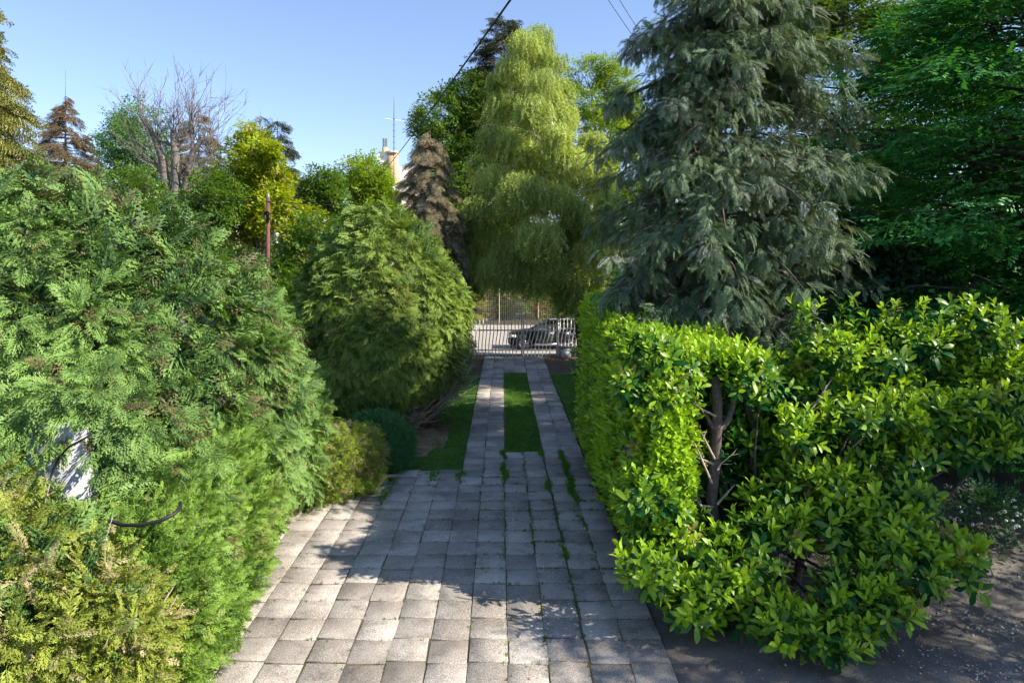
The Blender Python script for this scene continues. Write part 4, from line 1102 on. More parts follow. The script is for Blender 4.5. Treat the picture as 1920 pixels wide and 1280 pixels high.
# ================================================================== LAUREL ON THE RIGHT
def laurel_hedge():
    t = thing('laurel_hedge', 'tall clipped cherry laurel hedge running along the right side of the drive', 'hedge', (3.1, 13.5, 0))
    x0, x1, y0, y1 = 2.2, 4.0, 9.75, 17.4
    def topz(y): return 3.40 + 0.62 * (y - y0) / (y1 - y0)
    def left(n):
        y = y0 * (y1 / y0) ** rng.random(n); h = 0.12 + (topz(y) - 0.12) * rng.random(n)
        x = x0 - 0.02 + 0.12 * np.clip((h - topz(y) + 0.5) / 0.5, 0, 1) ** 2 + 0.25 * np.clip((0.5 - h) / 0.5, 0, 1)
        return np.column_stack([x, y, h]), np.tile([-1, -0.08, 0.1], (n, 1))
    def top(n):
        y = y0 + (y1 - y0) * rng.random(n); x = rng.uniform(x0 + 0.1, x1, n)
        return np.column_stack([x, y, topz(y) - 0.12 + 0.1 * rng.random(n)]), np.tile([-0.1, -0.1, 1.0], (n, 1))
    def front(n):
        h = 0.25 + 3.0 * rng.random(n); x = x0 + 0.62 * rng.random(n)
        return np.column_stack([x, np.full(n, y0) - 0.1 + 0.25 * ((x - x0) / 0.62), h]), np.tile([-0.2, -1, 0.1], (n, 1))
    P_, N_ = zip(left(3900), top(1400), front(520))
    p = np.concatenate(P_); n = nrm(np.concatenate(N_)); p = p + n * (wob(p, 0.9) * 0.09 + rng.normal(size=len(p)) * 0.05)[:, None]
    fwd = nrm(n * 0.75 + UP * 0.75 + rng.normal(size=n.shape) * 0.32)
    cl = np.clip(0.5 + 0.5 * wob(p, 1.4), 0, 1)
    third = (rng.random(len(p)) < 0.006) * 0.8
    scatter('leaves', 'laurel', p, fwd, rng.normal(size=n.shape), rng.uniform(0.8, 1.2, len(p)), M['laurel'], t, cl * 0.8, third, tint=rng.random(len(p)) * 0.9)
    # inside leaves and stems
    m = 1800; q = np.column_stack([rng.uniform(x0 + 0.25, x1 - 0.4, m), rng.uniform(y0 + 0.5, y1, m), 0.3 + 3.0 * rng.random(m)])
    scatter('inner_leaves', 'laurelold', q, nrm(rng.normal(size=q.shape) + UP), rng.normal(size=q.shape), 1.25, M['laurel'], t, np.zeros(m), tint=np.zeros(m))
    for k in range(12):
        y = y0 + 0.8 + (y1 - y0 - 1.2) * k / 11; x = 3.1 + rng.normal() * 0.2
        stems(t, (x, y, 0), [(x + rng.normal() * 0.3, y + rng.normal() * 0.3, 3.1)], 0.07, M['bark_laurel'], 'stem')
laurel_hedge()

LEAF_ME = []
for s_ in range(3):
    v_, t_ = leaf7(1.0, 0.36 + 0.03 * s_, 0.2 + 0.06 * s_, 0.12 + 0.06 * s_)
    LEAF_ME.append([make_mesh('leaf', v_, [t_], M['laurel'], np.full(7, c_)) for c_ in (0.15, 0.55, 1.0)])

def laurel_bush():
    base = np.array([3.9, 9.9, 0.0])
    t = thing('laurel_bush', 'open cherry laurel bush with bare trunks showing, at the near end of the hedge', 'bush', base)
    # leaf masses at the branch ends: direction in the photo, distance, radius in metres
    rows = [
        (10.1, .33, [(1205, 668), (1255, 690), (1310, 705), (1375, 715), (1425, 735)]),
        (10.6, .30, [(1485, 695), (1540, 672), (1598, 668), (1505, 745), (1570, 740)]),
        (10.7, .36, [(1655, 680), (1720, 655), (1785, 655), (1850, 635), (1885, 700), (1690, 735), (1800, 725)]),
        (9.9, .27, [(1185, 745), (1225, 775), (1258, 742), (1200, 830), (1222, 885)]),
        (9.8, .30, [(1500, 815), (1585, 800), (1665, 785), (1745, 790), (1850, 775)]),
        (9.8, .31, [(1875, 835), (1810, 860), (1700, 865), (1620, 870)]),
        (9.6, .29, [(1195, 930), (1240, 950), (1215, 1010), (1275, 1015), (1445, 950), (1560, 915), (1500, 905)]),
        (9.3, .31, [(1335, 1040), (1400, 1020), (1475, 1000), (1560, 990), (1640, 960), (1700, 945)]),
        (9.0, .31, [(1215, 1075), (1265, 1095), (1325, 1100), (1405, 1090), (1620, 1040), (1695, 1015), (1745, 1035), (1795, 1065)]),
        (8.8, .30, [(1290, 1140), (1365, 1145), (1430, 1150), (1580, 1120), (1650, 1105), (1715, 1085)]),
        (10.7, .26, [(1405, 830), (1450, 880), (1395, 905), (1290, 905), (1300, 850), (1470, 840)]),
        (8.4, .25, [(1480, 1190), (1540, 1205), (1605, 1180), (1560, 1235), (1665, 1150)]),
    ]
    pos, fwd, cl, mass, mi = [], [], [], [], 0
    for (Y, r, lst) in rows:
        for (u, v) in lst:
            c = P(u, v, Y + rng.normal() * 0.12); c[2] = max(c[2], 0.25); mass.append(c); k = int(44 * (r / 0.34) ** 2)
            d = nrm(rng.normal(size=(k, 3)) * [1, 1, 0.85] + [0, -0.25, 0.25])
            q = c + d * r * 0.92 * (rng.random((k, 1)) ** 0.45) * [1.05, 1.0, 0.85]
            q[:, 2] = np.maximum(q[:, 2], 0.12)
            pos.append(q); fwd.append(nrm(d * 0.75 + UP * 0.75 + rng.normal(size=d.shape) * 0.25)); cl.append(np.full(k, rng.random()))
    pos, fwd, cl = map(np.concatenate, (pos, fwd, cl))
    # single shoots standing proud along the top
    m = 70; uu = rng.uniform(1480, 1900, m); vv = rng.uniform(585, 660, m)
    q = np.array([P(a, b, 10.6) for a, b in zip(uu, vv)]); pos = np.concatenate([pos, q]); fwd = np.concatenate([fwd, nrm(rng.normal(size=q.shape) * 0.3 + UP)]); cl = np.concatenate([cl, rng.random(m)])
    # the shoots that show largest: every leaf its own piece
    sc = rng.uniform(0.85, 1.35, len(pos))
    order = np.argsort(pos[:, 1] - 0.35 * fwd[:, 2] + rng.normal(size=len(pos)) * 0.35)
    near, rest = order[:30], order[30:]
    old = rng.random(len(rest)) < 0.32
    for nm, pr, I in (('leaves', 'laurel', rest[~old]), ('drooping_leaves', 'laurelold', rest[old])):
        scatter(nm, pr, pos[I], fwd[I] if pr == 'laurel' else nrm(fwd[I] + [0, -0.4, -0.1]), rng.normal(size=(len(I), 3)), sc[I], M['laurel'], t, cl[I] * (0.75 if pr == 'laurel' else 0.15), (rng.random(len(I)) < 0.02) * 0.8,
                tint=rng.random(len(I)) * (0.9 if pr == 'laurel' else 0.2))
    for j, i in enumerate(near):
        R = frame(fwd[i], rng.normal(size=3))                       # shoot axis is +y
        A = np.array([[1, 0, 0], [0, 0, 1], [0, -1, 0]], float)     # +z -> +y
        for (p, r_, ln, tp) in laurel_leaves(int(i), 10, j % 4 == 0):
            o = bpy.data.objects.new('leaf', LEAF_ME[rng.integers(3)][min(2, int(tp * 2.2 + rng.random() * 0.8))])
            mt = Matrix((R @ A @ r_).tolist()).to_4x4() @ Matrix.Diagonal((ln * sc[i], ln * sc[i], ln * sc[i], 1))
            mt.translation = Vector((pos[i] + (R @ A @ p) * sc[i] - base).tolist())
            o.matrix_basis = mt
            o['tint'] = float(rng.random() * 0.9); o['clump'] = float(cl[i] * 0.75); o['third'] = 0.0
            link(o, t)
    # darker leaves deep inside
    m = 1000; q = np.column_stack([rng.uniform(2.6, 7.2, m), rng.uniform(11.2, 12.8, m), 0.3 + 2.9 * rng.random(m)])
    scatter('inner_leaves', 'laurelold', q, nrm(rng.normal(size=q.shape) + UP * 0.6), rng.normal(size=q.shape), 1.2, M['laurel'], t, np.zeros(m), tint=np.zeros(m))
    # trunks
    def trunk(pts, r0, r1):
        MB().tube(np.array(pts), np.linspace(r0, r1, len(pts)), 9).build('trunk', M['bark_laurel'], t, smooth=True)
    trunk([(3.25, 10.0, 0.0), P(1338, 1000, 9.95), P(1334, 930, 9.95), P(1341, 860, 9.95), P(1344, 800, 9.95), P(1345, 750, 9.95), P(1340, 705, 9.95)], 0.095, 0.075)
    trunk([P(1345, 812, 9.95), P(1366, 785, 9.95), P(1380, 745, 9.95), P(1392, 712, 9.95)], 0.05, 0.03)
    trunk([P(1343, 812, 9.95), P(1325, 780, 9.9), P(1300, 755, 9.9)], 0.04, 0.022)
    trunk([(3.95, 10.9, 0.0), P(1428, 940, 11.0), P(1428, 850, 11.0), P(1408, 790, 11.0), P(1395, 740, 11.1), P(1394, 668, 11.2)], 0.085, 0.055)
    trunk([P(1428, 850, 11.0), P(1450, 820, 10.9), P(1475, 790, 10.8)], 0.05, 0.03)
    trunk([(4.5, 10.3, 0.0), P(1512, 1000, 10.2), P(1508, 900, 10.2), P(1512, 800, 10.3), P(1510, 730, 10.4)], 0.065, 0.045)
    trunk([P(1442, 720, 11.3), P(1440, 658, 11.3)], 0.06, 0.055)
    trunk([(4.1, 9.9, 0.0), P(1460, 1080, 9.5), P(1420, 1010, 9.4), P(1380, 980, 9.3)], 0.06, 0.02)
    trunk([(6.2, 11.0, 0.0), P(1750, 960, 10.4), P(1790, 915, 10.2), P(1850, 850, 10.0)], 0.055, 0.02)
    # twigs and thin branches
    for a, b, Y in [((1338, 970), (1262, 905), 9.85), ((1336, 950), (1290, 930), 9.85), ((1338, 870), (1268, 836), 9.85), ((1340, 860), (1300, 790), 9.85), ((1335, 905), (1280, 790), 9.8),
                    ((1342, 780), (1296, 752), 9.8), ((1345, 945), (1378, 908), 9.85), ((1345, 880), (1375, 850), 9.85), ((1510, 780), (1560, 710), 10.2), ((1795, 912), (1828, 912), 10.0), ((1640, 800), (1560, 900), 9.7)]:
        p0, p1 = P(*a, Y), P(*b, Y - 0.1)
        tw = MB().tube([p0, (p0 + p1) / 2 + rng.normal(size=3) * 0.03, p1], [0.02, 0.014, 0.006], 5)
        for k in range(3):
            s = p0 + (p1 - p0) * rng.uniform(0.3, 0.9); tw.tube([s, s + nrm(nrm(p1 - p0) + rng.normal(size=3) * 0.6) * 0.14], [0.006, 0.002], 4)
        tw.build('branch', M['twig'], t)
    for c in mass[::2]:
        b = np.array([3.9 + np.clip((c[0] - 3.9) * 0.5, -1, 2.2), 10.3, 0.3 + 0.35 * c[2]])
        MB().tube([b, (b + c) / 2 + [0, 0.1, -0.1], c], [0.03, 0.02, 0.008], 5).build('branch', M['bark_laurel'], t)
    # a few dead brown leaves caught on the bare trunk
    v, tt = leaf7(0.17, 0.4, 0.5, 0.35)
    me = make_mesh('dead_leaf', v, [tt], M['deadleaf'])
    for (u, w) in [(1268, 800), (1262, 830), (1270, 818), (1285, 808), (1258, 838), (1279, 790)]:
        o = bpy.data.objects.new('dead_leaf', me); q = P(u, w, 9.75) - base
        o.location = q.tolist(); o.rotation_euler = (rng.uniform(2.2, 3.6), rng.normal() * 0.5, rng.uniform(0, 6)); link(o, t)
laurel_bush()

# white flowering shrub on the right
t = thing('flowering_shrub', 'small shrub covered in white flower heads at the right edge under the laurel', 'shrub', (8.6, 12.0, 0))
c0 = np.array([8.75, 12.0, 0.0])
n = 420; d = nrm(rng.normal(size=(n, 3)) + [0, -0.2, 0.4]); q = c0 + [0, 0, 0.42] + d * rng.random((n, 1)) ** 0.5 * [0.75, 0.6, 0.45]; q[:, 2] = np.maximum(q[:, 2], 0.08)
scatter('leaves', 'twig', q, nrm(d + UP * 0.4), nrm(UP + d), rng.uniform(0.16, 0.26, n), M['leafmid'], t)
b = MB()
for k in range(6):
    e = q[k]; b.tube([c0, (c0 + e) / 2, e], 0.008, 4)
b.build('stem', M['bark'], t)
fl = []
v = []; T = []
for k in range(26):
    a, e = rng.uniform(0, 6.28), rng.uniform(-0.2, 1.5); d3 = np.array([math.cos(a) * math.cos(e), math.sin(a) * math.cos(e), math.sin(e) * 0.7])
    s1 = nrm(np.cross(d3, [0.3, 0.2, 0.9])) * 0.3; s2 = np.cross(d3, s1)
    j = len(v); v += [d3 - s1, d3 + s2, d3 + s1, d3 - s2]; T.append([j, j + 1, j + 2, j + 3])
FM = make_mesh('flower_head', np.array(v) * 0.032, [np.array(T)], M['flower'])
for k in range(46):
    a = rng.uniform(2.9, 6.4); e = rng.uniform(0.05, 1.2)
    p = c0 + [0, 0, 0.42] + np.array([math.cos(a) * math.cos(e) * 0.78, math.sin(a) * math.cos(e) * 0.65, math.sin(e) * 0.48 - 0.08])
    o = bpy.data.objects.new('flower_head', FM); o.location = (p - np.array(t.location)).tolist(); s = rng.uniform(0.7, 1.3); o.scale = (s, s, s); o.rotation_euler = tuple(rng.normal(size=3) * 0.4)
    link(o, t)

# border planting along the right lawn
ground_leaves('border_plant', 'dark rounded shrub at the foot of the leaning birch', (3.55, 29.0, 0.1), 240, 0.32, 0.3, 'leafdark', h=1.0, proto='twig')
ground_leaves('border_plant', 'pale leafed edging plant nearest the birch along the right lawn', (3.05, 25.5, 0.1), 80, 0.2, 0.22, 'leafblue', 'edging plants beside the hedge', h=0.35)
ground_leaves('border_plant', 'leafy edging plant midway along the right lawn beside the hedge', (2.85, 21.5, 0.1), 90, 0.22, 0.22, 'leafgreen', 'edging plants beside the hedge', h=0.4)
ground_leaves('border_plant', 'dark edging plant just beyond the hedge end on the right lawn', (2.75, 18.6, 0.1), 90, 0.2, 0.2, 'leafdark', 'edging plants beside the hedge', h=0.45)

# ================================================================== TREES
def limb_path(a, b, seg=5, sag=0.0, wig=0.15):
    a, b = np.array(a, float), np.array(b, float)
    s = np.linspace(0, 1, seg)[:, None]; p = a + (b - a) * s
    L = np.linalg.norm(b - a)
    p[1:-1] += rng.normal(size=(seg - 2, 3)) * wig * L * 0.15
    p[:, 2] += (np.sin(s[:, 0] * math.pi) * sag * L)
    return p

def broadleaf(name, label, base, height, blobs, n, mat, proto='twig', sc=(0.5, 0.9), bark='bark', r0=0.2, droop=-0.05, flat=0.4, group=None, third=0.0, cat='tree', shell=0.4, lean=(0, 0)):
    """blobs: (x, y, z, rx, ry, rz) leaf masses in world coordinates"""
    base = np.array(base, float)
    t = thing(name, label, cat, base, group)
    B = np.array(blobs, float)
    topp = np.array([base[0] + lean[0], base[1] + lean[1], height * 0.85])
    tp = limb_path(base, topp, 7, 0, 0.08)
    MB().tube(tp, np.linspace(r0, r0 * 0.2, 7), 8).build('trunk', M[bark], t, smooth=True)
    for q in B:
        c = q[:3]; k = np.clip((c[2] - 0.25 * height - base[2]) / (height * 0.85), 0.12, 0.85)
        s = base + (topp - base) * k * 0.8
        lb = MB(); pth = limb_path(s, c, 6, 0.05, 0.2); lb.tube(pth, np.linspace(r0 * 0.38, 0.02, 6), 6)
        for m in range(4):
            a = pth[2 + m % 4 if 2 + m % 4 < 6 else 5]; e = c + nrm(rng.normal(size=3)) * q[3:6] * 0.75
            lb.tube(limb_path(a, e, 4, 0.05, 0.2), np.linspace(r0 * 0.14 + 0.008, 0.006, 4), 5)
        lb.build('limb', M[bark], t)
    w = (B[:, 3] * B[:, 4] + B[:, 3] * B[:, 5] + B[:, 4] * B[:, 5]) ; w /= w.sum()
    n = int(n * 2.0); I = rng.choice(len(B), size=n, p=w)
    d = nrm(rng.normal(size=(n, 3)))
    toc = nrm(np.array([0, 0, CH]) - B[I, :3])
    flip = ((d * toc).sum(1) < -0.35) & (rng.random(n) < 0.55); d[flip] *= -1
    rad = 1 - shell * rng.random(n) ** 1.3
    pos = B[I, :3] + d * B[I, 3:6] * rad[:, None]
    lump = wob(pos * 1.5 / max(1.0, B[:, 3].mean()), 1.3)
    pos += d * (lump * 0.26 * B[I, 3])[:, None]
    keep = (lump > -0.55) & (pos[:, 2] > base[2] + 0.1); pos, d, I, lump = pos[keep], d[keep], I[keep], lump[keep]; n = len(pos)
    fwd = nrm(d * [1, 1, 0.6] + UP * droop + rng.normal(size=(n, 3)) * 0.45)
    up = nrm(UP * (0.5 + flat) + d * 0.5 + rng.normal(size=(n, 3)) * (0.6 - 0.45 * flat))
    cl = np.clip(0.5 + 0.45 * wob(pos, 1.1), 0, 1)
    scatter('crown', proto, pos, fwd, up, rng.uniform(*sc, n), M[mat], t, cl, (rng.random(n) < third) * 0.8)
    return t

def blobset(u0, u1, v0, v1, Y, r, dy=1.0, n=10, top=1.0, zmin=0.5):
    """n leaf masses filling a crown that spans u0..u1, v0..v1 in the photo at distance Y"""
    out = []; a, b = P(u0, v1, Y), P(u1, v0, Y); H = b[2] - a[2]; Wd = b[0] - a[0]; cx = (a[0] + b[0]) / 2
    for i in range(n):
        f = (i + 0.5) / n; z = a[2] + r * 0.7 + (H - 1.5 * r) * f
        half = max(0.05, (Wd / 2 - r) * (math.sin(math.pi * min(1, 0.18 + 0.82 * (f if f < 0.5 else f * top))) ** 0.5 if top else 1))
        x = cx + half * (1 if i % 2 else -1) * rng.uniform(0.25, 1.0)
        s = r * rng.uniform(0.8, 1.2)
        out.append((x, Y + rng.normal() * dy, max(z, zmin), s, s, s * 0.85))
    out.append((cx, Y, b[2] - r * 0.75, r * 0.85, r * 0.85, r * 0.8)); out.append((cx, Y, (a[2] + b[2]) / 2, Wd * 0.32, Wd * 0.3, H * 0.3))
    return out

def spruce(name, label, base, height, prof, n, mat, sc=0.5, bark='bark', droop=-0.25, third=0.1, group=None, per=7, rise=0.05, proto='spruce', bare_top=0.0, back=0.35, hang=0.0, lead=True):
    """conifer with boughs all the way up; prof: (height fraction, radius)"""
    base = np.array(base, float); t = thing(name, label, 'tree', base, group)
    MB().tube([base, base + [0.05, 0, height * 0.5], base + [0.02, 0, height * 0.9], base + [0.03, 0, height + bare_top]], [0.012 * height + 0.02, 0.009 * height + 0.01, 0.03, 0.008], 8).build('trunk', M[bark], t, smooth=True)
    hf = np.array([a for a, _ in prof]); rf = np.array([b for _, b in prof])
    f = hf[0] + (hf[-1] - hf[0]) * rng.random(n * 3); wgt = np.interp(f, hf, rf) + 0.15
    f = f[rng.random(len(f)) < wgt / wgt.max()][:n]; n = len(f)
    a = rng.uniform(0, 2 * math.pi, n)
    away = (np.sin(a) * base[1] + np.cos(a) * base[0]) / np.hypot(base[0], base[1]) > 0.35
    k = ~away | (rng.random(n) < back); f, a = f[k], a[k]; n = len(f)
    L = np.interp(f, hf, rf) * rng.uniform(0.72, 1.12, n)
    d = np.column_stack([np.cos(a), np.sin(a), np.zeros(n)])
    s0 = base + np.column_stack([np.zeros(n), np.zeros(n), f * height])
    pos, fwd, cl = [], [], []
    br = MB()
    for i in range(n):
        m = max(3, int(per * (0.5 + L[i] / max(rf))))
        q = np.sort(rng.uniform(0.28, 1.0, m)); c = rng.random()
        path = s0[i] + d[i] * (q * L[i])[:, None] + UP * (rise * L[i] * np.sin(q * 3) + droop * L[i] * q ** 2)[:, None]
        br.tube([s0[i], s0[i] + d[i] * L[i] * 0.5 + UP * (rise * L[i] + droop * L[i] * 0.25), s0[i] + d[i] * L[i] * 0.92 + UP * droop * L[i] * 0.85], [0.03, 0.02, 0.006], 4, caps=False)
        side = np.array([-d[i][1], d[i][0], 0])
        sg = rng.choice([-1, 1], m)[:, None] * rng.uniform(0.15, 1.0, m)[:, None]
        pos.append(path + side * sg * L[i] * 0.12 * (1.3 - q[:, None])); fwd.append(nrm(d[i] * (0.5 + q[:, None]) + side * sg * 0.9 + UP * (droop * 1.2 - hang) + rng.normal(size=(m, 3)) * 0.2)); cl.append(np.full(m, c))
    br.build('boughs', M[bark], t)['kind'] = 'stuff'
    pos, fwd, cl = map(np.concatenate, (pos, fwd, cl)); m = len(pos)
    scatter('crown', proto, pos, fwd, nrm(UP + rng.normal(size=(m, 3)) * 0.35), sc * rng.uniform(0.75, 1.25, m), M[mat], t, cl * 0.9, (rng.random(m) < third) * 0.85)
    return t

# --- far left
spruce('spruce_tree', 'tall yellow-green spruce cut off by the left edge of the picture', (-19.3, 22, 0), 17.0,
       [(0.1, 3.2), (0.35, 3.3), (0.5, 3.0), (0.62, 2.8), (0.75, 2.3), (0.9, 1.3), (1.0, 0.2)], 480, 'spruce', 0.78, droop=-0.22, third=0.05, per=30, hang=0.25)
b = P(122, 0, 38)
spruce('dying_spruce', 'dying brown spruce with a bare leader beside the left edge spruce', (b[0], 38, 0), 14.6,
       [(0.25, 3.4), (0.5, 2.9), (0.68, 2.0), (0.85, 1.1), (1.0, 0.12)], 620, 'deadspruce', 0.42, 'bark_grey', droop=-0.25, third=0.3, per=20, bare_top=1.3, hang=0.3)
broadleaf('locust_tree', 'airy blue-green tree behind the bare pollard on the left', P(255, 490, 52) * [1, 1, 0], 15, blobset(158, 345, 200, 420, 52, 1.5, 1.2, 12), 1300, 'leafblue', 'twig', (0.6, 1.0), 'bark_grey', 0.18, shell=0.8)
b = P(372, 0, 46)
spruce('brown_conifer', 'small brown-green conifer right behind the bare pollard stems', (b[0], 46, 0), P(0, 212, 46)[2], [(0.3, 2.2), (0.7, 1.7), (0.9, 1.1), (1.0, 0.5)], 200, 'deadspruce', 0.7, 'bark_grey', third=0.3, per=12)
b = P(487, 0, 44)
spruce('dark_spruce', 'dark spruce top showing behind the yellow-green chestnut', (b[0], 44, 0), P(0, 208, 44)[2], [(0.3, 2.3), (0.7, 1.6), (0.9, 0.7), (1.0, 0.1)], 180, 'darkspruce', 0.75, third=0.05, per=12)
b = P(520, 0, 45)
spruce('dark_spruce', 'second dark spruce, right of the one behind the chestnut', (b[0], 45, 0), P(0, 222, 45)[2], [(0.3, 2.4), (0.7, 1.5), (0.9, 0.7), (1.0, 0.1)], 180, 'darkspruce', 0.75, third=0.05, per=12)

def bare_tree():
    Y = 36.0; b0 = P(335, 490, Y) * [1, 1, 0]
    t = thing('bare_tree', 'leafless pollarded tree with thin upright shoots above the big cypress', 'tree', b0)
    L = [([P(320, 440, Y), P(312, 355, Y), P(305, 300, Y), P(292, 262, Y), P(262, 215, Y)], .30, .09), ([P(330, 440, Y), P(330, 350, Y), P(329, 290, Y), P(325, 250, Y)], .28, .17),
         ([P(345, 440, Y), P(350, 340, Y), P(362, 285, Y), P(378, 262, Y), P(398, 255, Y)], .26, .08), ([P(345, 400, Y), P(362, 330, Y), P(385, 300, Y), P(402, 292, Y)], .18, .06),
         ([P(308, 330, Y), P(292, 308, Y), P(262, 296, Y)], .12, .05), ([P(328, 275, Y), P(312, 268, Y), P(290, 262, Y)], .11, .06), ([P(330, 275, Y), P(345, 262, Y), P(358, 255, Y)], .11, .07), ([P(362, 285, Y), P(360, 250, Y), P(358, 220, Y)], .12, .05)]
    MB().tube([b0, P(333, 440, Y)], [0.5, 0.42], 10).build('trunk', M['bark_grey'], t, smooth=True)
    starts = []
    for pts, a, c in L:
        pts = np.array(pts); MB().tube(pts, np.linspace(a, c, len(pts)), 8).build('limb', M['bark_grey'], t, smooth=True)
        for _ in range(14):
            k = rng.integers(1, len(pts)); q = rng.random(); starts.append(pts[k - 1] + (pts[k] - pts[k - 1]) * (q if k < 2 else 0.5 + q / 2))
        starts += [pts[-1]] * 4
    for s in starts:
        ln = rng.uniform(1.0, 3.6); d = nrm(np.array([rng.normal() * 0.45 + (s[0] - b0[0]) * 0.12, rng.normal() * 0.3, 1.0]))
        e = s + d * ln; m = (s + e) / 2 + rng.normal(size=3) * 0.18
        w = MB().tube([s, m, e], [0.026, 0.015, 0.005], 4, caps=False)
        for k in range(7):
            q = s + (m - s) * rng.random() if k < 2 else m + (e - m) * rng.random()
            w.tube([q, q + nrm(d + rng.normal(size=3) * 0.5) * rng.uniform(0.3, 1.1)], [0.012, 0.004], 3, caps=False)
        w.build('shoot', M['bark_grey'], t)
    b = MB()
    for k in range(160):
        s = P(rng.uniform(270, 420), rng.uniform(250, 380), Y + rng.normal() * 0.6); d = nrm(rng.normal(size=3) + [0.3, 0, 0.1])
        b.tube([s, s + d * rng.uniform(0.2, 0.5), s + d * 0.6 + rng.normal(size=3) * 0.35], [0.012, 0.009, 0.004], 3, caps=False)
    b.build('dead_twigs', M['bark_grey'], t)['kind'] = 'stuff'
bare_tree()

cb = P(480, 490, 33) * [1, 1, 0]
broadleaf('chestnut_tree', 'bright yellow-green chestnut behind the brown pole', cb, 11,
          [(*P(u, v, 33 + rng.normal() * 0.8), r, r, r * 0.8) for u, v, r in [(470, 245, .55), (485, 270, .8), (450, 290, .8), (510, 290, .7), (480, 310, 1.0), (525, 330, .7), (440, 335, .9), (500, 350, 1.0), (455, 380, 1.0), (525, 385, .9), (420, 390, .8), (490, 410, .9), (410, 440, .6), (550, 400, .7), (545, 440, .7), (575, 415, .6), (430, 470, .7), (475, 465, .8), (520, 475, .8), (560, 470, .7), (455, 430, .8), (590, 445, .5)]],
          2300, 'leafyellow', 'twigbig', (0.28, 0.52), 'bark_grey', 0.13, flat=0.7, third=0.03, shell=0.9)
broadleaf('green_tree', 'small mid-green tree tops right of the chestnut', P(600, 490, 40) * [1, 1, 0], 10, blobset(555, 650, 322, 470, 40, 0.95, 0.8, 8), 1100, 'leafgreen', 'twig', (0.5, 0.85), r0=0.15, shell=0.6)
broadleaf('green_tree', 'sunlit round green tree below the distant chimney', P(690, 490, 44) * [1, 1, 0], 11, blobset(636, 752, 303, 470, 44, 1.2, 0.8, 9), 1700, 'leafbright', 'twig', (0.5, 0.85), r0=0.18, shell=0.5)
broadleaf('garden_shrub', 'loose green shrubs between the pole and the round cypress', P(560, 490, 27) * [1, 1, 0], 4.8, [(*P(u, v, 27 + rng.normal() * .6), r, r, r * .9) for u, v, r in [(540, 545, 1.0), (575, 480, .9), (520, 520, .7), (600, 440, .7), (560, 580, 1.2), (490, 590, 1.1)]],
          1100, 'leafgreen', 'twig', (0.4, 0.7), r0=0.06, cat='shrub')
broadleaf('garden_shrub', 'mixed green shrubs in front of the bare pollard above the big cypress', P(370, 490, 31) * [1, 1, 0], 8.0, [(*P(u, v, 31 + rng.normal() * .6), r, r, r * .9) for u, v, r in [(395, 395, .9), (360, 400, .9), (400, 345, .7), (425, 370, .7), (320, 400, .8), (280, 370, .7), (240, 350, .8)]],
          900, 'leafgreen', 'twig', (0.35, 0.65), r0=0.08, cat='shrub')
bp_ = P(806, 490, 32) * [1, 1, 0]
spruce('grey_spruce', 'narrow grey-brown spruce right of the distant house chimney', bp_, P(0, 243, 32)[2], [(0.08, 2.1), (0.25, 1.95), (0.45, 1.85), (0.65, 1.7), (0.82, 1.3), (0.93, 0.8), (1.0, 0.2)], 620, 'brownspruce', 0.42, 'bark', droop=-0.42, third=0.16, per=18, hang=0.4)

broadleaf('green_tree', 'deep green broad tree behind the grey spruce and the birch', P(855, 490, 58) * [1, 1, 0], 20,
          [(*P(u, v, 58 + rng.normal()), r * 1.38, r * 1.38, r * 1.24) for u, v, r in [(885, 175, 1.3), (850, 200, 1.2), (815, 215, 1.1), (900, 230, 1.5), (860, 260, 1.5), (820, 270, 1.0), (890, 310, 1.7), (850, 340, 1.5), (880, 390, 1.8), (850, 440, 1.6), (900, 470, 1.8), (790, 245, .6)]],
          3000, 'leafgreen', 'twig', (0.7, 1.2), r0=0.3)
b = P(945, 0, 59)
spruce('dark_pine', 'dark pine rising behind the left side of the birch', (b[0], 59, 0), P(0, 38, 59)[2], [(0.3, 3.8), (0.6, 3.5), (0.78, 2.9), (0.9, 1.9), (1.0, 0.5)], 330, 'darkspruce', 1.2, droop=-0.05, third=0.12, rise=0.15, per=13)
broadleaf('bright_tree', 'bright green tree top between the birch and the big conifer', P(1125, 490, 67) * [1, 1, 0], 24,
          [(*P(u, v, 67 + rng.normal()), r * 1.4, r * 1.4, r * 1.18) for u, v, r in [(1100, 140, 1.4), (1135, 135, 1.2), (1160, 165, 1.2), (1110, 190, 1.7), (1165, 205, 1.5), (1090, 240, 1.6), (1140, 260, 2.0), (1190, 240, 1.4), (1110, 330, 2.2), (1170, 330, 2.2), (1130, 420, 2.4)]],
          2600, 'leafbright', 'twig', (0.7, 1.1), r0=0.3)

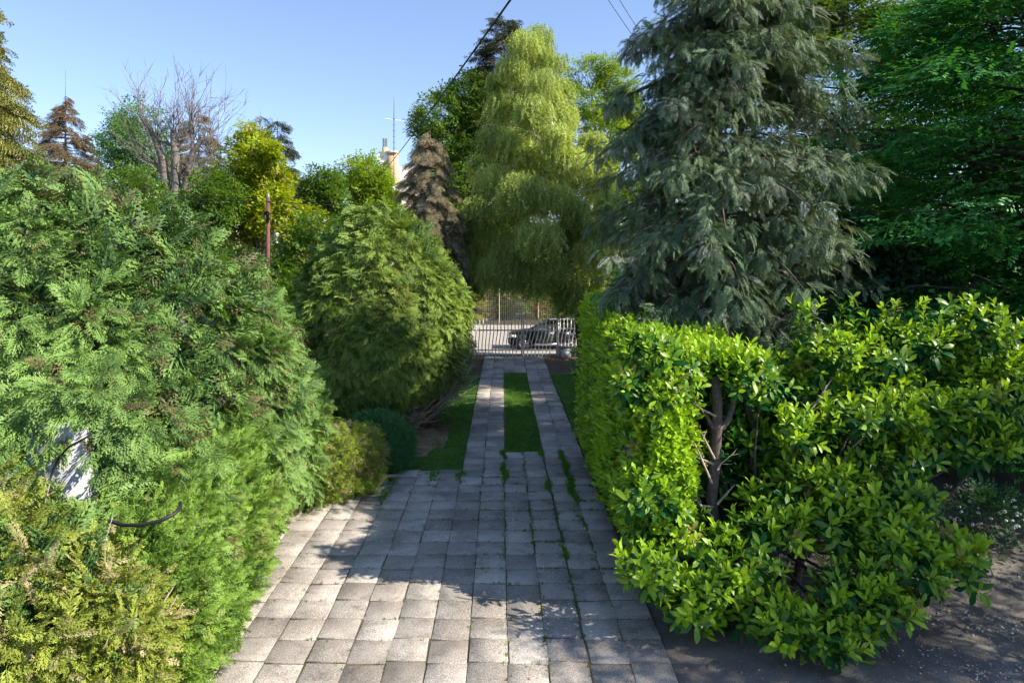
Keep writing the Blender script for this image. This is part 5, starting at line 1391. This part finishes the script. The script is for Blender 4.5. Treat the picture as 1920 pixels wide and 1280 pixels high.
def birch():
    Y = 33.0; b0 = P(1094, 682, Y); b0[2] = 0
    t = thing('birch_tree', 'tall weeping birch leaning over the gate with hanging strands', 'tree', b0)
    ax = np.array([b0, P(1083, 590, Y), P(1066, 480, Y), P(1052, 380, Y), P(1038, 280, Y), P(1030, 190, Y), P(1012, 100, Y), P(1000, 55, Y)])
    MB().tube(ax[:3], [0.22, 0.2, 0.17], 9).build('trunk_base', M['bark_dark'], t, smooth=True)
    MB().tube(ax[2:], [0.17, 0.14, 0.11, 0.08, 0.05, 0.02], 8).build('trunk', M['bark_birch'], t, smooth=True)
    MB().tube([ax[2], P(1015, 400, Y + .5), P(1002, 300, Y + .5), P(1000, 230, Y + .5), P(985, 120, Y + .5)], [0.12, 0.1, 0.08, 0.06, 0.02], 8).build('trunk', M['bark_birch'], t, smooth=True)
    tips = [(985, 75, 1.1), (1010, 62, .9), (960, 120, 1.0), (1030, 110, 1.0), (985, 140, 1.2), (1050, 160, .9), (945, 190, 1.1), (1000, 200, 1.2), (1040, 230, 1.1), (960, 260, 1.2), (920, 250, .9), (900, 300, .8), (1010, 290, 1.3), (1065, 290, 1.0),
            (930, 330, 1.2), (980, 350, 1.3), (1040, 360, 1.2), (1090, 300, .9), (1110, 260, .8), (1125, 330, .9), (900, 400, 1.1), (950, 420, 1.3), (1010, 430, 1.3), (1075, 420, 1.2), (1120, 400, .9), (900, 380, .9), (1030, 490, 1.2), (1090, 490, 1.0), (880, 430, .7), (970, 380, 1.2), (1060, 550, 0.8), (930, 150, .7), (1000, 520, .8), (885, 480, .9), (925, 500, 1.0), (955, 470, 1.1), (1112, 465, 1.0), (1132, 430, .9), (1140, 370, .8), (1015, 150, 1.0), (1060, 210, .9), (970, 500, .9), (1060, 330, .9), (1045, 250, .9), (1078, 385, .9), (1035, 180, .8), (1088, 440, .9), (1048, 440, 1.0), (1015, 95, .8), (925, 430, 1.0), (905, 470, .9), (1075, 535, .8), (1040, 515, .9), (1098, 510, .8), (890, 520, .7), (1120, 500, .8)]
    pos, cl, ln = [], [], []
    for (u, v, r) in tips:
        c = P(u, v, Y - 0.4 + rng.normal() * 1.2)
        s = ax[min(7, max(2, int(np.searchsorted(ax[:, 2], c[2] - 1.2))))]
        lb = MB().tube(limb_path(s, c + [0, 0, r * 0.3], 6, 0.14, 0.1), np.linspace(0.035, 0.008, 6), 5); lb.build('limb', M['bark_birch'], t)
        k = int(480 * r); d = nrm(rng.normal(size=(k, 3))) * rng.random((k, 1)) ** 0.4 * np.array([1.0, 0.9, 0.7]) * r * rng.uniform(0.8, 1.0)
        pos.append(c + d); cl.append(np.full(k, rng.random())); ln.append(rng.uniform(0.35, 1.1, k) * (1.0 if v > 150 else 0.7))
    pos, cl, ln = map(np.concatenate, (pos, cl, ln)); n = len(pos)
    f = nrm(np.tile([0, 0, -1.0], (n, 1)) + rng.normal(size=(n, 3)) * 0.26); ok = pos[:, 2] - ln > 2.0
    scatter('crown', 'strand', pos[ok], f[ok], rng.normal(size=(ok.sum(), 3)), ln[ok], M['birch'], t, cl[ok], (rng.random(ok.sum()) < 0.06) * 0.6)
birch()

# scrub behind the wire fence, one shrub at a time
for i, (u, w, v, m) in enumerate([(868, 3.4, 470, 'scrub'), (935, 3.0, 500, 'leafgreen'), (1000, 3.2, 480, 'scrub'), (1065, 3.0, 500, 'scrub'), (1130, 3.4, 470, 'leafgreen')]):
    Y = 55.8 + 1.7 * i; c = P(u, v, Y)
    lab = ['tangled sunlit scrub behind the left end of the wire fence', 'green bush behind the wire fence above the gate', 'yellowish scrub behind the middle of the wire fence', 'scrub behind the wire fence above the parked car', 'leafy bush behind the right end of the wire fence'][i]
    zt = c[2]
    broadleaf('street_bush', lab, (c[0], Y, 0), zt + 1, [(c[0] + rng.normal() * 1.0, Y + rng.normal() * .4, z, w * .5, 1.1, 1.1) for z in np.linspace(0.9, zt + 0.8, 5)], 1000, m, 'twig', (0.45, 0.8), r0=0.1, group='bushes across the street', third=0.25, cat='bush')

# --- right side: sunlit trees far behind the conifer
for i, (u, w, top) in enumerate([(1250, 3.5, 12), (1420, 4.0, 14), (1640, 4.5, 15), (1880, 5.0, 15)]):
    Y = 66 + 2 * i; x = (u - VPX) / F * Y
    lab = ['sunlit tree behind the left half of the big conifer', 'yellow-green tree seen through gaps under the big conifer', 'sunlit tree glimpsed behind the dark maple', 'bright foliage glimpsed through the dark hornbeam on the right'][i]
    broadleaf('background_tree', lab, (x, Y, 0), top, [(x + rng.normal() * w * .5, Y + rng.normal(), z, w * .7, w * .6, 1.6) for z in np.linspace(1.5, top - 1, 7)], 1300, 'leafbright' if i % 2 else 'leafgreen', 'twig', (0.8, 1.3), r0=0.25, group='trees far behind the conifer')

def big_conifer():
    Y = 14.7; b0 = np.array([(1322 - VPX) / F * Y, Y, 0.0])
    t = thing('big_conifer', 'large dark grey-green conifer with drooping cone-laden branches right of the drive', 'tree', b0)
    H = 11.9
    MB().tube([b0, b0 + [0.05, 0, 4], b0 + [0.25, 0, 9], b0 + [0.5, 0, H]], [0.3, 0.25, 0.15, 0.03], 10).build('trunk', M['bark'], t, smooth=True)
    MB().tube([b0 + [0.15, 0.1, 5.5], b0 + [0.7, 0.3, 6.8], b0 + [1.0, 0.3, 9], b0 + [1.05, 0.2, 11.2]], [0.14, 0.12, 0.08, 0.02], 8).build('trunk', M['bark'], t, smooth=True)
    hs = np.array([2.2, 3.0, 3.9, 4.9, 6.0, 7.1, 8.2, 9.2, 10.2, 11.2, 11.9]); rs = np.array([2.8, 3.1, 3.2, 3.1, 3.0, 2.85, 2.6, 2.35, 2.0, 1.3, 0.3])
    nb = 300; z = np.interp(rng.random(nb), np.linspace(0, 1, 11), hs); a = rng.uniform(0, 2 * math.pi, nb)
    pos, fwd, cl, th = [], [], [], []
    for i in range(nb):
        d = np.array([math.cos(a[i]), math.sin(a[i]), 0])
        if d[1] > 0.5 and rng.random() < 0.5: continue
        Lb = np.interp(z[i], hs, rs) * rng.uniform(0.62, 1.15) * (1 - 0.14 * max(0, d[0])) * (1 - 0.26 * (d[0] < 0.2) * np.clip((5.6 - z[i]) / 1.6, 0, 1))
        s = b0 + [0.03 * z[i], 0, z[i]]
        if rng.random() < 0.3 and z[i] > 7: s = s + [0.9, 0.2, 0]
        q = np.linspace(0, 1, 7)
        path = s + d * (q * Lb)[:, None] + UP * (0.35 * np.sin(q * 2.2) * Lb * 0.35 - 0.34 * Lb * q ** 2)[:, None]
        br = MB().tube(path, np.linspace(0.05, 0.008, 7), 5)
        br.build('branch', M['bark'], t)
        if z[i] < 2.6 and rng.random() < 0.55: continue
        side = np.array([-d[1], d[0], 0]); nt = int(6 + 6 * Lb / 3); k = 12; m = nt * k; c = rng.random(); grey = rng.random() < 0.5
        w = np.repeat(rng.uniform(0.25, 1.0, nt), k)
        lat = np.repeat(rng.normal(size=nt) * 0.42, k) * (1.3 - w) * min(1, Lb / 2)
        off = rng.normal(size=(m, 3)) * [0.12, 0.12, 0.08]
        pp = np.array([np.interp(w, q, path[:, a_]) for a_ in range(3)]).T + side * lat[:, None] + off
        pos.append(pp); cl.append(np.repeat(rng.random(nt), k)); th.append((rng.random(m) < np.repeat(rng.random(nt) < (0.35 if grey else 0.06), k) * 0.55) * rng.uniform(0.4, 0.95, m))
        fwd.append(nrm(d * 0.55 + side * np.sign(lat)[:, None] * 0.5 + nrm(off) * 0.75 + UP * -0.35 + rng.normal(size=(m, 3)) * 0.25))
    pos, fwd, cl, th = map(np.concatenate, (pos, fwd, cl, th)); n = len(pos)
    th = np.where(rng.random(n) < 0.03, 0, th)
    scatter('crown', 'cfan', pos, fwd, nrm(UP * 0.9 + fwd * 0.3 + rng.normal(size=(n, 3)) * 0.4), rng.uniform(0.17, 0.31, n), M['conifer'], t, cl * 0.9, th)
    # bare dead branches low down
    for k in range(34):
        s = b0 + [0, -0.2, rng.uniform(1.8, 4.6)]; an = rng.uniform(3.3, 6.1); d = np.array([math.cos(an), math.sin(an), 0]); L_ = rng.uniform(1.2, 3.2)
        p = s + d * (np.linspace(0, 1, 6) * L_)[:, None] + UP * (-0.5 * np.sin(np.linspace(0, 2.6, 6)) + rng.normal() * 0.05)[:, None] + rng.normal(size=(6, 3)) * 0.06
        br = MB().tube(p, np.linspace(0.022, 0.005, 6), 4)
        for j in range(5):
            q = p[rng.integers(2, 6)]; e = q + nrm(d + rng.normal(size=3) * 0.8) * rng.uniform(0.3, 0.8)
            br.tube([q, (q + e) / 2 + rng.normal(size=3) * 0.06, e], [0.008, 0.006, 0.002], 3, caps=False)
        br.build('dead_branch', M['bark_grey'], t)
big_conifer()

def layered(name, label, base, H, rfun, n, mat, sc, proto, r0, yr=1.0, third=0.02, z0=1.0, tiers=46, span=(0, 6.2832)):
    """broadleaf tree with long level boughs in tiers"""
    base = np.array(base, float); t = thing(name, label, 'tree', base)
    MB().tube(limb_path(base, base + [0.3, 0, H * 0.9], 7, 0, 0.06), np.linspace(r0, 0.05, 7), 9).build('trunk', M['bark_dark'], t, smooth=True)
    pos, fwd, cl = [], [], []
    per = n // tiers
    for i in range(tiers):
        z = z0 + (H - z0) * ((i + rng.random()) / tiers); a = rng.uniform(*span); L = rfun(z / H) * rng.uniform(0.6, 1.1)
        d = np.array([math.cos(a), math.sin(a) * yr, 0]); s = base + [0, 0, z * 0.9]
        e = s + d * L + UP * (0.12 * L + rng.normal() * 0.2)
        pth = limb_path(s, e, 6, 0.05, 0.12)
        MB().tube(pth, np.linspace(0.009 * L + 0.012, 0.006, 6), 5).build('limb', M['bark_dark'], t)
        m = per; w = rng.uniform(0.3, 1.08, m); side = np.array([-d[1], d[0], 0])
        lat = rng.normal(size=m) * 0.32 * L * (1.2 - w) + rng.normal(size=m) * 0.15
        p = np.array([np.interp(w, np.linspace(0, 1, 6), pth[:, k]) for k in range(3)]).T + d * (np.clip(w - 1, 0, 1) * L)[:, None] + side * lat[:, None]
        p[:, 2] += rng.normal(size=m) * 0.16 - 0.22 * np.abs(lat) - 0.12 * w ** 2 * L * 0.5
        pos.append(p); cl.append(np.full(m, rng.random())); fwd.append(nrm(d * 0.8 + side * np.sign(lat)[:, None] * rng.uniform(0.2, 1, (m, 1)) + UP * -0.15 + rng.normal(size=(m, 3)) * 0.25))
    pos, fwd, cl = map(np.concatenate, (pos, fwd, cl)); k = pos[:, 2] > 0.3; pos, fwd, cl = pos[k], fwd[k], cl[k]; m = len(pos)
    scatter('crown', proto, pos, fwd, nrm(UP + rng.normal(size=(m, 3)) * 0.3), rng.uniform(*sc, m), M[mat], t, cl, (rng.random(m) < third) * 0.8)
    return t
layered('hornbeam_tree', 'large dark green hornbeam filling the upper right corner', (13.4, 16.5, 0), 14.0, lambda f: 5.6 * min(1, 0.75 + f) * (1 if f < 0.7 else max(0.2, (1.08 - f) / 0.38)), 17000, 'leafdark', (0.42, 0.66), 'twigflat', 0.3, tiers=150)
layered('hornbeam_tree', 'tall mid-green tree between the big conifer and the upper right hornbeam', (13.6, 27.0, 0), 19.0, lambda f: 5.0 * min(1, 0.7 + f) * (1 if f < 0.7 else max(0.2, (1.08 - f) / 0.38)), 12000, 'leafgreen', (0.55, 0.85), 'twigflat', 0.2, tiers=150)
layered('hornbeam_tree', 'dark hornbeam behind the upper right one, filling the gaps at the edge', (20.5, 23.0, 0), 15.0, lambda f: 5.5 * (1 if f < 0.75 else max(0.2, (1.1 - f) / 0.35)), 10000, 'leafdark', (0.65, 1.0), 'twigflat', 0.28, tiers=130)
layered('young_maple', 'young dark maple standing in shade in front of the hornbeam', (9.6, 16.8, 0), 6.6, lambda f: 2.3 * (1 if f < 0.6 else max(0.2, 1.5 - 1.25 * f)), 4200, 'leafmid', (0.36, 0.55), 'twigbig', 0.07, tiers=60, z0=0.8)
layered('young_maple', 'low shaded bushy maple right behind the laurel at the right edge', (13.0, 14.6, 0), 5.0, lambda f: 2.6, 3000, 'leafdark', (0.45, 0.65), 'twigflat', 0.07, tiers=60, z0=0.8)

layered('hornbeam_tree', 'unseen hornbeam added beyond the right edge to cast shade on the laurel and paving', (14.6, 5.9, 0), 10.6, lambda f: 5.0 * (1 if f < 0.6 else max(0.25, (1.1 - f) / 0.4)), 3400, 'leafdark', (0.4, 0.6), 'twigflat', 0.28, tiers=50, z0=2.5)  # out of view; added to throw shade over the laurel and the paving
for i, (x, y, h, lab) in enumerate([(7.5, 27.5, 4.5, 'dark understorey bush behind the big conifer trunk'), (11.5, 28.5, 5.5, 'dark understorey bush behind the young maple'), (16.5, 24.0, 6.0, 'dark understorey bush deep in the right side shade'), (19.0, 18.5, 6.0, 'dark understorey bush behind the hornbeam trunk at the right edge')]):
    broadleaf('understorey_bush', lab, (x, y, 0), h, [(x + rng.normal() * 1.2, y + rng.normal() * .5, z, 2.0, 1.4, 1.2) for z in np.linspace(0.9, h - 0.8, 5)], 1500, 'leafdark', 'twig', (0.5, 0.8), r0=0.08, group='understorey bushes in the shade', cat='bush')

bpy.context.view_layer.update()
